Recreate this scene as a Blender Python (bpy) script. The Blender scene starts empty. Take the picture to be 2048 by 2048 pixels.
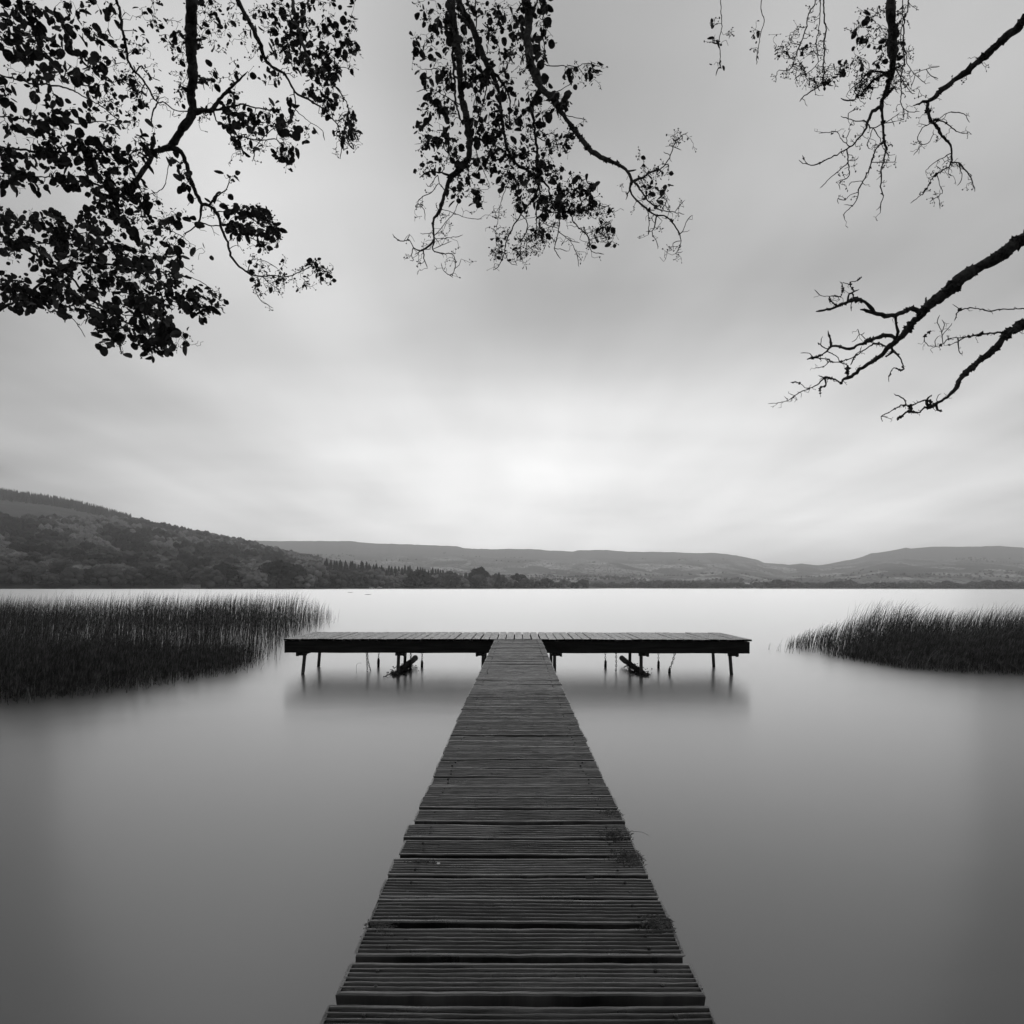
import bpy, math, random
import numpy as np
from mathutils import Vector, Matrix
from mathutils.geometry import intersect_point_line

R = math.radians
rng = np.random.default_rng(7)
random.seed(7)
scene = bpy.context.scene
COL = scene.collection

# ------------------------------------------------------------------ camera
F, CX, CY, CAMZ = 1268.0, 1036.0, 1175.0, 1.55
cd = bpy.data.cameras.new('camera')
cam = bpy.data.objects.new('camera', cd); COL.objects.link(cam)
cam.location = (0, 0, CAMZ)
cam.rotation_euler = (Matrix.Rotation(R(90), 3, 'X') @ Matrix.Rotation(R(0.10), 3, 'Z')).to_euler()
cd.sensor_width = 36; cd.lens = 36 * F / 2048
cd.shift_x = -(CX - 1024) / 2048; cd.shift_y = (CY - 1024) / 2048
cd.clip_start = 0.05; cd.clip_end = 60000
scene.camera = cam
scene.view_settings.view_transform = 'Standard'; scene.view_settings.look = 'None'
scene.cycles.volume_bounces = 3
scene.view_settings.exposure = 0.0; scene.view_settings.gamma = 1

SUN_EL, SUN_AZ = 13.0, 0.0        # veiled sun behind cloud straight over the lake

# ------------------------------------------------------------------ world
world = bpy.data.worlds.new('World'); scene.world = world; world.use_nodes = True
def build_world():
    nt = world.node_tree; N = nt.nodes; L = nt.links; N.clear()
    out = N.new('ShaderNodeOutputWorld'); bg = N.new('ShaderNodeBackground'); L.new(bg.outputs[0], out.inputs[0])
    bg.inputs['Strength'].default_value = 0.1
    def m(op, a, b=None, c=None):
        n = N.new('ShaderNodeMath'); n.operation = op
        for i, v in enumerate((a, b, c)):
            if v is None: continue
            if isinstance(v, (int, float)): n.inputs[i].default_value = v
            else: L.new(v, n.inputs[i])
        return n.outputs[0]
    sky = N.new('ShaderNodeTexSky'); sky.sky_type = 'NISHITA'; sky.sun_disc = False
    sky.sun_elevation = R(SUN_EL); sky.sun_rotation = R(SUN_AZ); sky.air_density = 1; sky.dust_density = 3
    bw = N.new('ShaderNodeRGBToBW'); L.new(sky.outputs[0], bw.inputs[0])
    tc = N.new('ShaderNodeTexCoord'); sp = N.new('ShaderNodeSeparateXYZ'); L.new(tc.outputs['Generated'], sp.inputs[0])
    X, Y, Z = sp.outputs
    az = m('ARCTAN2', X, Y); el = m('ARCSINE', Z)
    # cloud deck: streets of cloud drawn out towards the viewer
    zc = m('ADD', m('MAXIMUM', Z, 0.0), 0.10)
    cb = N.new('ShaderNodeCombineXYZ')
    L.new(m('DIVIDE', X, zc), cb.inputs[0]); L.new(m('DIVIDE', Y, zc), cb.inputs[1])
    def noise(sx, sy, off, detail, rot=0):
        mp = N.new('ShaderNodeMapping'); mp.inputs['Scale'].default_value = (sx, sy, 1); mp.inputs['Location'].default_value = (off, off * 1.7, 0)
        mp.inputs['Rotation'].default_value = (0, 0, rot)
        L.new(cb.outputs[0], mp.inputs[0])
        n = N.new('ShaderNodeTexNoise'); n.inputs['Scale'].default_value = 1; n.inputs['Detail'].default_value = detail; n.inputs['Roughness'].default_value = 0.45
        L.new(mp.outputs[0], n.inputs[0]); return m('SUBTRACT', n.outputs[0], 0.5)
    lum = m('MULTIPLY_ADD', noise(1.05, .30, 3.1, 2.0, .12), 0.55, LUM0)
    lum = m('MULTIPLY_ADD', noise(.55, .45, 9.7, 2.0, -.3), 0.30, lum)
    lum = m('MULTIPLY_ADD', noise(2.0, .62, 21.3, 3.0, .42), 0.36, lum)
    lum = m('MULTIPLY_ADD', noise(.8, 1.7, 5.2, 3.0, .55), 0.24, lum)
    for a0, e0, sa, se, amp in LOBES:
        da = m('MULTIPLY', m('SUBTRACT', az, R(a0)), 1 / R(sa)); de = m('MULTIPLY', m('SUBTRACT', el, R(e0)), 1 / R(se))
        g = m('EXPONENT', m('MULTIPLY', m('ADD', m('MULTIPLY', da, da), m('MULTIPLY', de, de)), -1.0))
        lum = m('MULTIPLY_ADD', g, amp, lum)
    # duller cloud behind the viewer
    back = m('MULTIPLY', m('SMOOTH_MAX', m('MULTIPLY', Y, -1.0), 0.0, 0.3), 0.30)
    lum = m('MAXIMUM', m('SUBTRACT', lum, back), 0.06)
    tot = m('ADD', m('MULTIPLY', lum, 9.4), m('MULTIPLY', m('MINIMUM', bw.outputs[0], 12.0), 0.06))
    c2 = N.new('ShaderNodeCombineColor')
    for i in range(3): L.new(tot, c2.inputs[i])
    L.new(c2.outputs[0], bg.inputs['Color'])
LUM0 = 0.48
# azimuth, elevation, width az, width el (degrees), amplitude
LOBES = [
    (3, 7.5, 44, 10, .56), (-6, 13, 20, 5, .04), (-44, 6, 14, 16, -.34), (36, 3, 14, 5, .12), (2, 0, 34, 5, .62), (0, 90, 500, 28, .70), (44, 16, 10, 12, -.06),
    (-22, 32, 13, 10, .22), (2, 24, 12, 3.6, -.06), (28, 23, 16, 4, -.05), (-14, 23, 8, 3, .05),
    (4, 38, 22, 8, -.02), (-26, 17, 14, 2.4, .05), (60, 40, 30, 25, -.08)]
build_world()

sd = bpy.data.lights.new('sun', 'SUN'); sun = bpy.data.objects.new('sun', sd); COL.objects.link(sun)
sd.energy = 0.5; sd.angle = R(70); sd.color = (1, 1, 1)
sun.rotation_euler = (R(90 - SUN_EL), 0, R(180 - SUN_AZ))
sun.location = (0, 0, 50)

# ------------------------------------------------------------------ helpers
def tag(o, label=None, cat=None, group=None, kind=None):
    if label: o['label'] = label
    if cat: o['category'] = cat
    if group: o['group'] = group
    if kind: o['kind'] = kind
    return o
def empty(name, loc=(0, 0, 0), rz=0.0):
    o = bpy.data.objects.new(name, None); o.location = loc; o.rotation_euler = (0, 0, rz); o.empty_display_size = .2
    COL.objects.link(o); return o
class MB:
    """collects faces and links them as ONE mesh object"""
    def __init__(s): s.v = []; s.f = []; s.n = 0
    def add(s, V, Fc):
        V = np.asarray(V, float).reshape(-1, 3); s.v.append(V)
        n = s.n; s.f.extend([tuple(i + n for i in f) for f in Fc]); s.n += len(V)
    def box(s, c, d, rot=None):
        x, y, z = d[0] / 2, d[1] / 2, d[2] / 2
        V = np.array([(-x, -y, -z), (x, -y, -z), (x, y, -z), (-x, y, -z), (-x, -y, z), (x, -y, z), (x, y, z), (-x, y, z)])
        if rot is not None: V = V @ np.array(rot).T
        s.add(V + np.array(c), [(0, 3, 2, 1), (4, 5, 6, 7), (0, 1, 5, 4), (1, 2, 6, 5), (2, 3, 7, 6), (3, 0, 4, 7)])
    def tube(s, P, rad, n=6, cap=True):
        P = np.asarray(P, float); k = len(P); rad = np.broadcast_to(rad, (k,))
        T = np.gradient(P, axis=0); T /= np.linalg.norm(T, axis=1)[:, None] + 1e-12
        ref = np.array([0.13, 0.31, 0.94]) if abs(T[0][2]) < .9 else np.array([1, .1, .05])
        U = np.cross(T, ref)
        for i in range(1, k):
            u = U[i - 1] - T[i] * np.dot(U[i - 1], T[i]); U[i] = u if np.linalg.norm(u) > 1e-9 else U[i]
            U[i] /= np.linalg.norm(U[i]) + 1e-12
        U[0] /= np.linalg.norm(U[0]) + 1e-12
        W = np.cross(T, U); a = np.arange(n) * 2 * math.pi / n
        V = P[:, None, :] + rad[:, None, None] * (np.cos(a)[None, :, None] * U[:, None, :] + np.sin(a)[None, :, None] * W[:, None, :])
        fs = []
        for i in range(k - 1):
            for j in range(n):
                j2 = (j + 1) % n; fs.append((i * n + j, i * n + j2, (i + 1) * n + j2, (i + 1) * n + j))
        if cap: fs.append(tuple(range(n - 1, -1, -1))); fs.append(tuple((k - 1) * n + j for j in range(n)))
        s.add(V, fs)
    def build(s, name, mat, parent=None, smooth=False):
        me = bpy.data.meshes.new(name)
        V = np.concatenate(s.v) if s.v else np.zeros((0, 3))
        me.from_pydata(V.tolist(), [], s.f); me.update()
        if mat: me.materials.append(mat)
        if smooth: me.polygons.foreach_set('use_smooth', [True] * len(me.polygons))
        o = bpy.data.objects.new(name, me); COL.objects.link(o)
        if parent: o.parent = parent
        return o
def fast_mesh(name, V, Fq, mat, parent=None, smooth=False):
    """numpy mesh, Fq = (n, k) array of k-gons"""
    me = bpy.data.meshes.new(name); V = np.asarray(V, np.float32); Fq = np.asarray(Fq, np.int32); k = Fq.shape[1]
    me.vertices.add(len(V)); me.vertices.foreach_set('co', V.ravel())
    me.loops.add(Fq.size); me.loops.foreach_set('vertex_index', Fq.ravel())
    me.polygons.add(len(Fq)); me.polygons.foreach_set('loop_start', np.arange(len(Fq), dtype=np.int32) * k)
    me.polygons.foreach_set('use_smooth', np.full(len(Fq), smooth))
    me.update(calc_edges=True); me.validate()
    me.materials.append(mat)
    o = bpy.data.objects.new(name, me); COL.objects.link(o)
    if parent: o.parent = parent
    return o
def gray(v): return (v, v, v, 1)
def mat(name, lo, hi=None, scale=4.0, rough=.8, detail=4, stretch=(1, 1, 1), bump=0, bscale=None, spec=.3, coord='Object', contrast=(.3, .7)):
    M = bpy.data.materials.new(name); M.use_nodes = True; nt = M.node_tree; N = nt.nodes; L = nt.links
    b = N['Principled BSDF']; b.inputs['Roughness'].default_value = rough; b.inputs['Specular IOR Level'].default_value = spec
    b.inputs['Base Color'].default_value = gray(lo)
    tc = N.new('ShaderNodeTexCoord'); mp = N.new('ShaderNodeMapping'); mp.inputs['Scale'].default_value = stretch
    L.new(tc.outputs[coord], mp.inputs[0])
    if hi is not None:
        n = N.new('ShaderNodeTexNoise'); n.inputs['Scale'].default_value = scale; n.inputs['Detail'].default_value = detail
        L.new(mp.outputs[0], n.inputs[0])
        r = N.new('ShaderNodeValToRGB'); r.color_ramp.elements[0].position = contrast[0]; r.color_ramp.elements[1].position = contrast[1]
        r.color_ramp.elements[0].color = gray(lo); r.color_ramp.elements[1].color = gray(hi)
        L.new(n.outputs[0], r.inputs[0]); L.new(r.outputs[0], b.inputs['Base Color'])
    if bump:
        n2 = N.new('ShaderNodeTexNoise'); n2.inputs['Scale'].default_value = bscale or scale * 3; n2.inputs['Detail'].default_value = 6
        L.new(mp.outputs[0], n2.inputs[0]); bp = N.new('ShaderNodeBump'); bp.inputs['Strength'].default_value = bump; bp.inputs['Distance'].default_value = .01
        L.new(n2.outputs[0], bp.inputs['Height']); L.new(bp.outputs[0], b.inputs['Normal'])
    return M

M_bark = mat('bark', .025, .08, 30, .9, bump=.8, spec=.1)
M_leaf = mat('leaf', .03, .09, 7, .75, spec=.12)
M_cone = mat('alder_cone', .012, .02, 40, .9, spec=.1)
M_tuft = mat('dry_moss', .06, .16, 60, .95, spec=.05)
M_moss = mat('moss', .02, .07, 50, .95, spec=.05)
M_reed = mat('reed', .032, .24, 9, .75, spec=.15, detail=2, contrast=(.46, .78))
M_reed_pale = mat('reed_pale', .16, .32, 6, .8, spec=.1)
M_fascia = mat('fascia_wood', .010, .026, 5, .85, stretch=(.4, 2, 5), bump=.4, bscale=20, spec=.08)
M_steel = mat('galvanised_steel', .035, .09, 12, .55, stretch=(1, 1, .4), spec=.4)
M_chain = mat('chain_steel', .02, .06, 40, .6)
M_white = mat('white_render', .65, .75, 1, .8)
M_roof = mat('slate', .10, .14, 1, .8)
M_window = mat('window_glass', .03, .05, 1, .3)
M_stone = mat('stone', .10, .24, 1.2, .9)
M_ground = mat('ground_soil', .05, .11, .02, .95)

# -------- wood decking
def deck_mat():
    M = bpy.data.materials.new('weathered_decking'); M.use_nodes = True; nt = M.node_tree; N = nt.nodes; L = nt.links
    b = N['Principled BSDF']; b.inputs['Specular IOR Level'].default_value = .7
    tc = N.new('ShaderNodeTexCoord'); at = N.new('ShaderNodeAttribute'); at.attribute_name = 'board'
    uv = N.new('ShaderNodeAttribute'); uv.attribute_name = 'grain'     # along, across, board number
    def noise(sc, det, stretch, src=uv.outputs['Vector']):
        mp = N.new('ShaderNodeMapping'); mp.inputs['Scale'].default_value = stretch; L.new(src, mp.inputs[0])
        n = N.new('ShaderNodeTexNoise'); n.inputs['Scale'].default_value = sc; n.inputs['Detail'].default_value = det; n.inputs['Roughness'].default_value = .65
        L.new(mp.outputs[0], n.inputs[0]); return n.outputs[0]
    def ramp(src, p0, c0, p1, c1):
        r = N.new('ShaderNodeValToRGB'); e = r.color_ramp.elements
        e[0].position = p0; e[0].color = gray(c0); e[1].position = p1; e[1].color = gray(c1); L.new(src, r.inputs[0]); return r.outputs[0]
    def mul(a, c):
        n = N.new('ShaderNodeMix'); n.data_type = 'RGBA'; n.blend_type = 'MULTIPLY'; n.inputs[0].default_value = 1
        L.new(a, n.inputs[6]); L.new(c, n.inputs[7]); return n.outputs[2]
    grain = ramp(noise(1, 6, (3, 140, 7.3)), .32, .22, .70, 1.5)
    patch = ramp(noise(1, 6, (4, 11, 3.1)), .36, .28, .64, 1.45)
    fleck = ramp(noise(1, 4, (45, 60, 1.7)), .62, 1.0, .76, 1.9)
    board = ramp(at.outputs['Fac'], 0, .018, 1, .105)
    col = mul(mul(mul(board, grain), patch), fleck)
    L.new(col, b.inputs['Base Color'])
    L.new(ramp(noise(1, 3, (6, 20, 2)), .3, .22, .7, .50), b.inputs['Roughness'])
    bp = N.new('ShaderNodeBump'); bp.inputs['Strength'].default_value = .6; bp.inputs['Distance'].default_value = .004
    L.new(noise(1, 5, (8, 220, 5)), bp.inputs['Height']); L.new(bp.outputs[0], b.inputs['Normal'])
    return M
M_deck = deck_mat()

# -------- water
def water_mat():
    M = bpy.data.materials.new('lake_water'); M.use_nodes = True; nt = M.node_tree; N = nt.nodes; L = nt.links
    out = N['Material Output']; N.remove(N['Principled BSDF'])
    tc = N.new('ShaderNodeTexCoord')
    df = N.new('ShaderNodeBsdfDiffuse'); df.inputs[0].default_value = gray(WATER_BASE)
    g1 = N.new('ShaderNodeBsdfAnisotropic'); g1.inputs['Roughness'].default_value = WATER_R1
    g2 = N.new('ShaderNodeBsdfAnisotropic'); g2.inputs['Roughness'].default_value = WATER_R2
    for g in (g1, g2): g.inputs[0].default_value = gray(1); g.distribution = 'MULTI_GGX'
    mx = N.new('ShaderNodeMixShader'); mx.inputs[0].default_value = WATER_MIX
    L.new(g1.outputs[0], mx.inputs[1]); L.new(g2.outputs[0], mx.inputs[2])
    fr = N.new('ShaderNodeFresnel'); fr.inputs[0].default_value = WATER_IOR
    mo = N.new('ShaderNodeMixShader'); L.new(fr.outputs[0], mo.inputs[0]); L.new(df.outputs[0], mo.inputs[1]); L.new(mx.outputs[0], mo.inputs[2])
    # slow swell, averaged by the long exposure
    mp = N.new('ShaderNodeMapping'); mp.inputs['Scale'].default_value = (.25, .6, 1); L.new(tc.outputs['Object'], mp.inputs[0])
    n = N.new('ShaderNodeTexNoise'); n.inputs['Scale'].default_value = 1.6; n.inputs['Detail'].default_value = 3; L.new(mp.outputs[0], n.inputs[0])
    bp = N.new('ShaderNodeBump'); bp.inputs['Strength'].default_value = .3; bp.inputs['Distance'].default_value = .02; L.new(n.outputs[0], bp.inputs['Height'])
    for g in (g1, g2): L.new(bp.outputs[0], g.inputs['Normal'])
    L.new(mo.outputs[0], out.inputs[0]); return M
WATER_BASE, WATER_R1, WATER_R2, WATER_MIX, WATER_IOR = .004, .20, .33, .5, 1.82
M_water = water_mat()

# -------- fields on the far hills
def field_mat(name, lo, hi, cell, hedge):
    M = bpy.data.materials.new(name); M.use_nodes = True; nt = M.node_tree; N = nt.nodes; L = nt.links
    b = N['Principled BSDF']; b.inputs['Roughness'].default_value = .95; b.inputs['Specular IOR Level'].default_value = .1
    tc = N.new('ShaderNodeTexCoord'); mp = N.new('ShaderNodeMapping'); mp.inputs['Scale'].default_value = (1 / cell, .55 / cell, 0); mp.inputs['Rotation'].default_value = (0, 0, .3)
    L.new(tc.outputs['Object'], mp.inputs[0])
    dn = N.new('ShaderNodeTexNoise'); dn.inputs['Scale'].default_value = .8; L.new(mp.outputs[0], dn.inputs[0])
    va = N.new('ShaderNodeVectorMath'); va.operation = 'MULTIPLY_ADD'; va.inputs[1].default_value = (.7, .7, 0); L.new(dn.outputs['Color'], va.inputs[0]); L.new(mp.outputs[0], va.inputs[2])
    v = N.new('ShaderNodeTexVoronoi'); v.inputs['Scale'].default_value = 1; L.new(va.outputs[0], v.inputs[0])
    bw = N.new('ShaderNodeSeparateColor'); L.new(v.outputs['Color'], bw.inputs[0])
    r = N.new('ShaderNodeValToRGB'); e = r.color_ramp.elements; e[0].color = gray(lo); e[1].color = gray(hi); e[0].position = .35; e[1].position = 1; L.new(bw.outputs[0], r.inputs[0])
    v2 = N.new('ShaderNodeTexVoronoi'); v2.feature = 'DISTANCE_TO_EDGE'; L.new(va.outputs[0], v2.inputs[0])
    lt = N.new('ShaderNodeMath'); lt.operation = 'LESS_THAN'; lt.inputs[1].default_value = .06; L.new(v2.outputs[0], lt.inputs[0])
    mx = N.new('ShaderNodeMix'); mx.data_type = 'RGBA'; L.new(lt.outputs[0], mx.inputs[0]); L.new(r.outputs[0], mx.inputs[6]); mx.inputs[7].default_value = gray(hedge)
    n3 = N.new('ShaderNodeTexNoise'); n3.inputs['Scale'].default_value = .004; n3.inputs['Detail'].default_value = 8; L.new(tc.outputs['Object'], n3.inputs[0])
    r3 = N.new('ShaderNodeValToRGB'); e = r3.color_ramp.elements; e[0].position = .42; e[1].position = .6; e[0].color = gray(.55); e[1].color = gray(1); L.new(n3.outputs[0], r3.inputs[0])
    mm = N.new('ShaderNodeMix'); mm.data_type = 'RGBA'; mm.blend_type = 'MULTIPLY'; mm.inputs[0].default_value = 1; L.new(mx.outputs[2], mm.inputs[6]); L.new(r3.outputs[0], mm.inputs[7])
    # moorland above the fields
    sz = N.new('ShaderNodeSeparateXYZ'); L.new(tc.outputs['Object'], sz.inputs[0])
    mr = N.new('ShaderNodeMapRange'); mr.inputs[1].default_value = 120; mr.inputs[2].default_value = 190; L.new(sz.outputs[2], mr.inputs[0])
    m4 = N.new('ShaderNodeMix'); m4.data_type = 'RGBA'; L.new(mr.outputs[0], m4.inputs[0]); L.new(mm.outputs[2], m4.inputs[6]); m4.inputs[7].default_value = gray(lo * 2.0)
    L.new(m4.outputs[2], b.inputs['Base Color']); return M
M_far = field_mat('hill_fields', .07, .50, 120, .02)
M_near = mat('rough_pasture', .014, .036, .012, .95, detail=6)

def P3(px, py, Y): return np.array([(px - CX) / F * Y, Y, CAMZ + (CY - py) / F * Y])

# ================================================================== SETTING
def plane(name, x0, x1, y0, y1, z, m):
    b = MB(); b.add([(x0, y0, z), (x1, y0, z), (x1, y1, z), (x0, y1, z)], [(0, 1, 2, 3)]); o = b.build(name, m); o['kind'] = 'structure'; return o
plane('water', -9000, 9000, -200, 9000, 0, M_water)
plane('ground', -11000, 11000, -11000, 11000, -2.0, M_ground)

def vnoise(x, y, seed=0, octs=4):
    """cheap value noise"""
    x = np.asarray(x, float); y = np.asarray(y, float); t = np.zeros(np.broadcast(x, y).shape); a = 1
    for o in range(octs):
        xi = np.floor(x).astype(np.int64); yi = np.floor(y).astype(np.int64); fx = x - xi; fy = y - yi
        fx = fx * fx * (3 - 2 * fx); fy = fy * fy * (3 - 2 * fy)
        def h(i, j):
            n = (i * 374761393 + j * 668265263 + (seed + o) * 974634777) & 0x7fffffff
            n = ((n ^ (n >> 13)) * 1274126177) & 0x7fffffff; n = n ^ (n >> 16)
            return (n & 0xffff) / 65535.0 - .5
        t = t + a * ((h(xi, yi) * (1 - fx) + h(xi + 1, yi) * fx) * (1 - fy) + (h(xi, yi + 1) * (1 - fx) + h(xi + 1, yi + 1) * fx) * fy)
        x = x * 2.03; y = y * 2.03; a *= .5
    return t

# far ridge skyline (photo columns -> rows)
S3 = np.array([(-900, 1070), (-100, 1068), (300, 1072), (420, 1076), (480, 1081), (540, 1083), (610, 1082.5), (700, 1082.7), (746, 1087), (820, 1089), (917, 1092.6), (928, 1096.6), (995, 1098.8), (1014, 1097.3), (1073, 1098.5),
     (1104, 1101), (1147, 1102.5), (1154, 1100), (1210, 1099.4), (1260, 1103), (1345, 1103.3), (1391, 1106), (1430, 1104.7), (1466, 1109), (1496, 1114.5), (1512, 1118), (1528, 1124.6), (1577, 1128.5),
     (1603, 1126), (1636, 1129.5), (1660, 1126), (1717, 1114.8), (1740, 1106), (1783, 1099.8), (1812, 1094), (1822, 1095.5), (1867, 1091.6), (1923, 1092), (2000, 1090), (2100, 1098), (2300, 1104), (2900, 1120)])
FAR_SHORE = 1250.0
def far_h(px, Y):
    s = np.interp(px, S3[:, 0], S3[:, 1]); s = s + vnoise(px / 9, 0 * px, 3, 3) * .8; Y = np.asarray(Y, float)
    drop = 1177.0 - s
    fr = np.interp(Y, [0, FAR_SHORE - 60, FAR_SHORE, 1400, 1900, 2600, 3500, 4500, 5200, 7000], [0, 0, 0, .03, .18, .40, .70, 1.0, .9, .3])
    row = 1177.0 - drop * fr
    z = CAMZ + (CY - row) / F * Y
    z = z + np.clip((Y - 1400) / 600, 0, 1) * np.clip((4400 - Y) / 700, 0, 1) * (vnoise(px / 150, Y / 500, 5, 4) * 26)
    z = np.where(Y < FAR_SHORE + 40, np.interp(Y, [0, FAR_SHORE - 60, FAR_SHORE, FAR_SHORE + 40], [-3, -3, .15, 1.5]), np.maximum(z, 1.0 + (Y - FAR_SHORE) * .004))
    return z
def near_shore(px): return np.interp(px, [-900, 100, 600, 900, 1100, 1200, 1260], [380, 430, 560, 700, 820, 900, 900]) + vnoise(np.asarray(px, float) / 60, 0 * np.asarray(px, float), 9, 3) * 14
S1 = np.array([(-900, 1050), (0, 1052), (126, 1062), (220, 1078), (330, 1092), (450, 1112), (560, 1130), (650, 1146), (760, 1152), (900, 1160), (1000, 1168), (1100, 1173.5), (1200, 1174.8), (1300, 1175.5)])
S2 = np.array([(-900, 960), (0, 985), (126, 1004), (190, 1018), (258, 1038), (270, 1037), (300, 1044), (345, 1054), (375, 1062), (420, 1070), (470, 1079), (520, 1092), (600, 1108), (720, 1130), (900, 1150), (1100, 1170), (1300, 1177)])
def near_h(px, Y):
    px = np.asarray(px, float); Y = np.asarray(Y, float)
    sh = near_shore(px)
    r1 = np.interp(px, S1[:, 0], S1[:, 1]); r2 = np.interp(px, S2[:, 0], S2[:, 1])
    t = (Y - sh)
    z1 = CAMZ + (CY - r1) / F * 950; z2 = CAMZ + (CY - r2) / F * 1800
    z1 = np.maximum(z1, 1.2); z2 = np.maximum(z2, -3)
    Y1 = np.maximum(950, sh + 60)
    a = np.clip(t / (Y1 - sh), 0, 1); a = a ** 1.25
    zA = .8 + a * (z1 - .8)
    b = np.clip((Y - Y1) / (1800 - Y1), 0, 1)
    zB = z1 + (z2 - z1) * b
    c = np.clip((Y - 1800) / 600, 0, 1)
    z = np.where(Y < Y1, zA, zB) - c * c * 60
    z = z + vnoise(px / 45, Y / 90, 11, 4) * 5 * np.clip(t / 150, 0, 1) * np.clip((1750 - Y) / 200, 0, 1)
    edge = np.interp(px, [1130, 1215], [0, 2.5])
    return np.where(t < 12, -3 + np.clip((t + 12) / 24, 0, 1) * 3.6, np.maximum(z, .6)) * 1.0 - edge
def terrain(name, hf, xs, ys_f, m):
    V = []; nx = len(xs)
    cols = []
    for x in xs:
        Y = ys_f(x); z = hf(np.full_like(Y, x), Y); cols.append(np.stack([(x - CX) / F * Y, Y, z], 1))
    V = np.concatenate(cols); ny = len(Y)
    i = np.arange(nx - 1)[:, None] * ny + np.arange(ny - 1)[None, :]; i = i.ravel()
    o = fast_mesh(name, V, np.stack([i, i + ny, i + ny + 1, i + 1], 1), m, smooth=True); o['kind'] = 'structure'; return o
xs = np.concatenate([np.linspace(-900, -60, 60), np.linspace(-50, 1250, 430)])
terrain('near_hillside', near_h, xs, lambda x: np.concatenate([near_shore(x) + np.linspace(-15, 15, 7), near_shore(x) + 15 + np.linspace(0, 1, 90)[1:] ** 1.2 * (2400 - near_shore(x) - 15)]), M_near)
xs = np.concatenate([np.linspace(-900, 300, 50), np.linspace(310, 2150, 640), np.linspace(2160, 2900, 40)])
terrain('far_hills', far_h, xs, lambda x: np.concatenate([[FAR_SHORE - 60, FAR_SHORE - 10, FAR_SHORE, FAR_SHORE + 40], np.linspace(1310, 4400, 110), np.linspace(4420, 4600, 8), np.linspace(4700, 7000, 10)]), M_far)

# bank behind the viewer, where the jetty starts and the near trees stand
def bank():
    xs = np.linspace(-40, 40, 90); ys = np.linspace(0, 1, 26); V = []
    for x in xs:
        e = min(.62 * abs(x) - 2.6, 9) + .5 * math.sin(x * .9) + .3 * math.sin(x * 2.3)
        for t in ys:
            y = e + .6 - t ** 1.3 * (60 + e); d = e + .0 - y
            z = -.35 + 1.05 * (1 - math.exp(-max(d + .6, 0) / 1.5)) + .05 * math.sin(x * 3 + y * 2.1)
            V.append((x, y, z))
    n = len(ys); i = (np.arange(len(xs) - 1)[:, None] * n + np.arange(n - 1)[None, :]).ravel()
    o = fast_mesh('lake_bank', V, np.stack([i, i + 1, i + n + 1, i + n], 1), mat('bank_grass', .03, .07, 3, .95, bump=.6), smooth=True); o['kind'] = 'structure'
bank()

# ================================================================== FAR TREES
def ico(sub):
    import bmesh
    bm = bmesh.new(); bmesh.ops.create_icosphere(bm, subdivisions=sub, radius=1)
    V = np.array([v.co[:] for v in bm.verts]); Fc = np.array([[v.index for v in f.verts] for f in bm.faces]); bm.free(); return V, Fc
ICO1 = ico(1); ICO2 = ico(2)
def cards(C, size, r, n_each=1, out=None):
    """small leaf-clump triangles at points C"""
    n = len(C); a = r.normal(size=(n, 3)); a /= np.linalg.norm(a, axis=1)[:, None]; b = np.cross(a, r.normal(size=(n, 3))); b /= np.linalg.norm(b, axis=1)[:, None]
    s = (size * r.uniform(.6, 1.3, n))[:, None]
    V = np.stack([C + a * s, C - a * s * .5 + b * s * .8, C - a * s * .5 - b * s * .8], 1).reshape(-1, 3)
    return V, np.arange(3 * n).reshape(n, 3)
def broad_mesh(seed, wide=1.0, n_cl=16):
    r = np.random.default_rng(seed); VV = []; FF = []; k = 0
    # height 1, crown from .05 to 1
    for i in range(n_cl + 8):
        th = i * 2.4 + r.uniform(-.4, .4); u = (i + .5) / (n_cl + 8); el = math.asin(1 - 1.12 * u) if u < .9 else -.1
        rad = .40 * wide * math.cos(el) * r.uniform(.82, 1.08) + .01; h = .40 + .42 * math.sin(el) * r.uniform(.85, 1.1) - .12 * (el < .1)
        c = np.array([math.cos(th) * rad, math.sin(th) * rad, h]); s = r.uniform(.12, .19)
        V, Fc = ICO2; d = V.copy(); nn = vnoise(d[:, 0] * 2.2 + i * 7, d[:, 1] * 2.2 + d[:, 2] * 3.1, seed, 3)
        d = d * (1 + .45 * nn[:, None]) * s * np.array([1, 1, .85]); VV.append(d + c); FF.append(Fc + k); k += len(V)
        m = r.normal(size=(110, 3)); m /= np.linalg.norm(m, axis=1)[:, None]
        CV, CF = cards(c + m * s * r.uniform(.8, 1.22, (110, 1)) * np.array([1, 1, .9]), .028, r); VV.append(CV); FF.append(CF + k); k += len(CV)
    return np.concatenate(VV), np.concatenate(FF)
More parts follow.
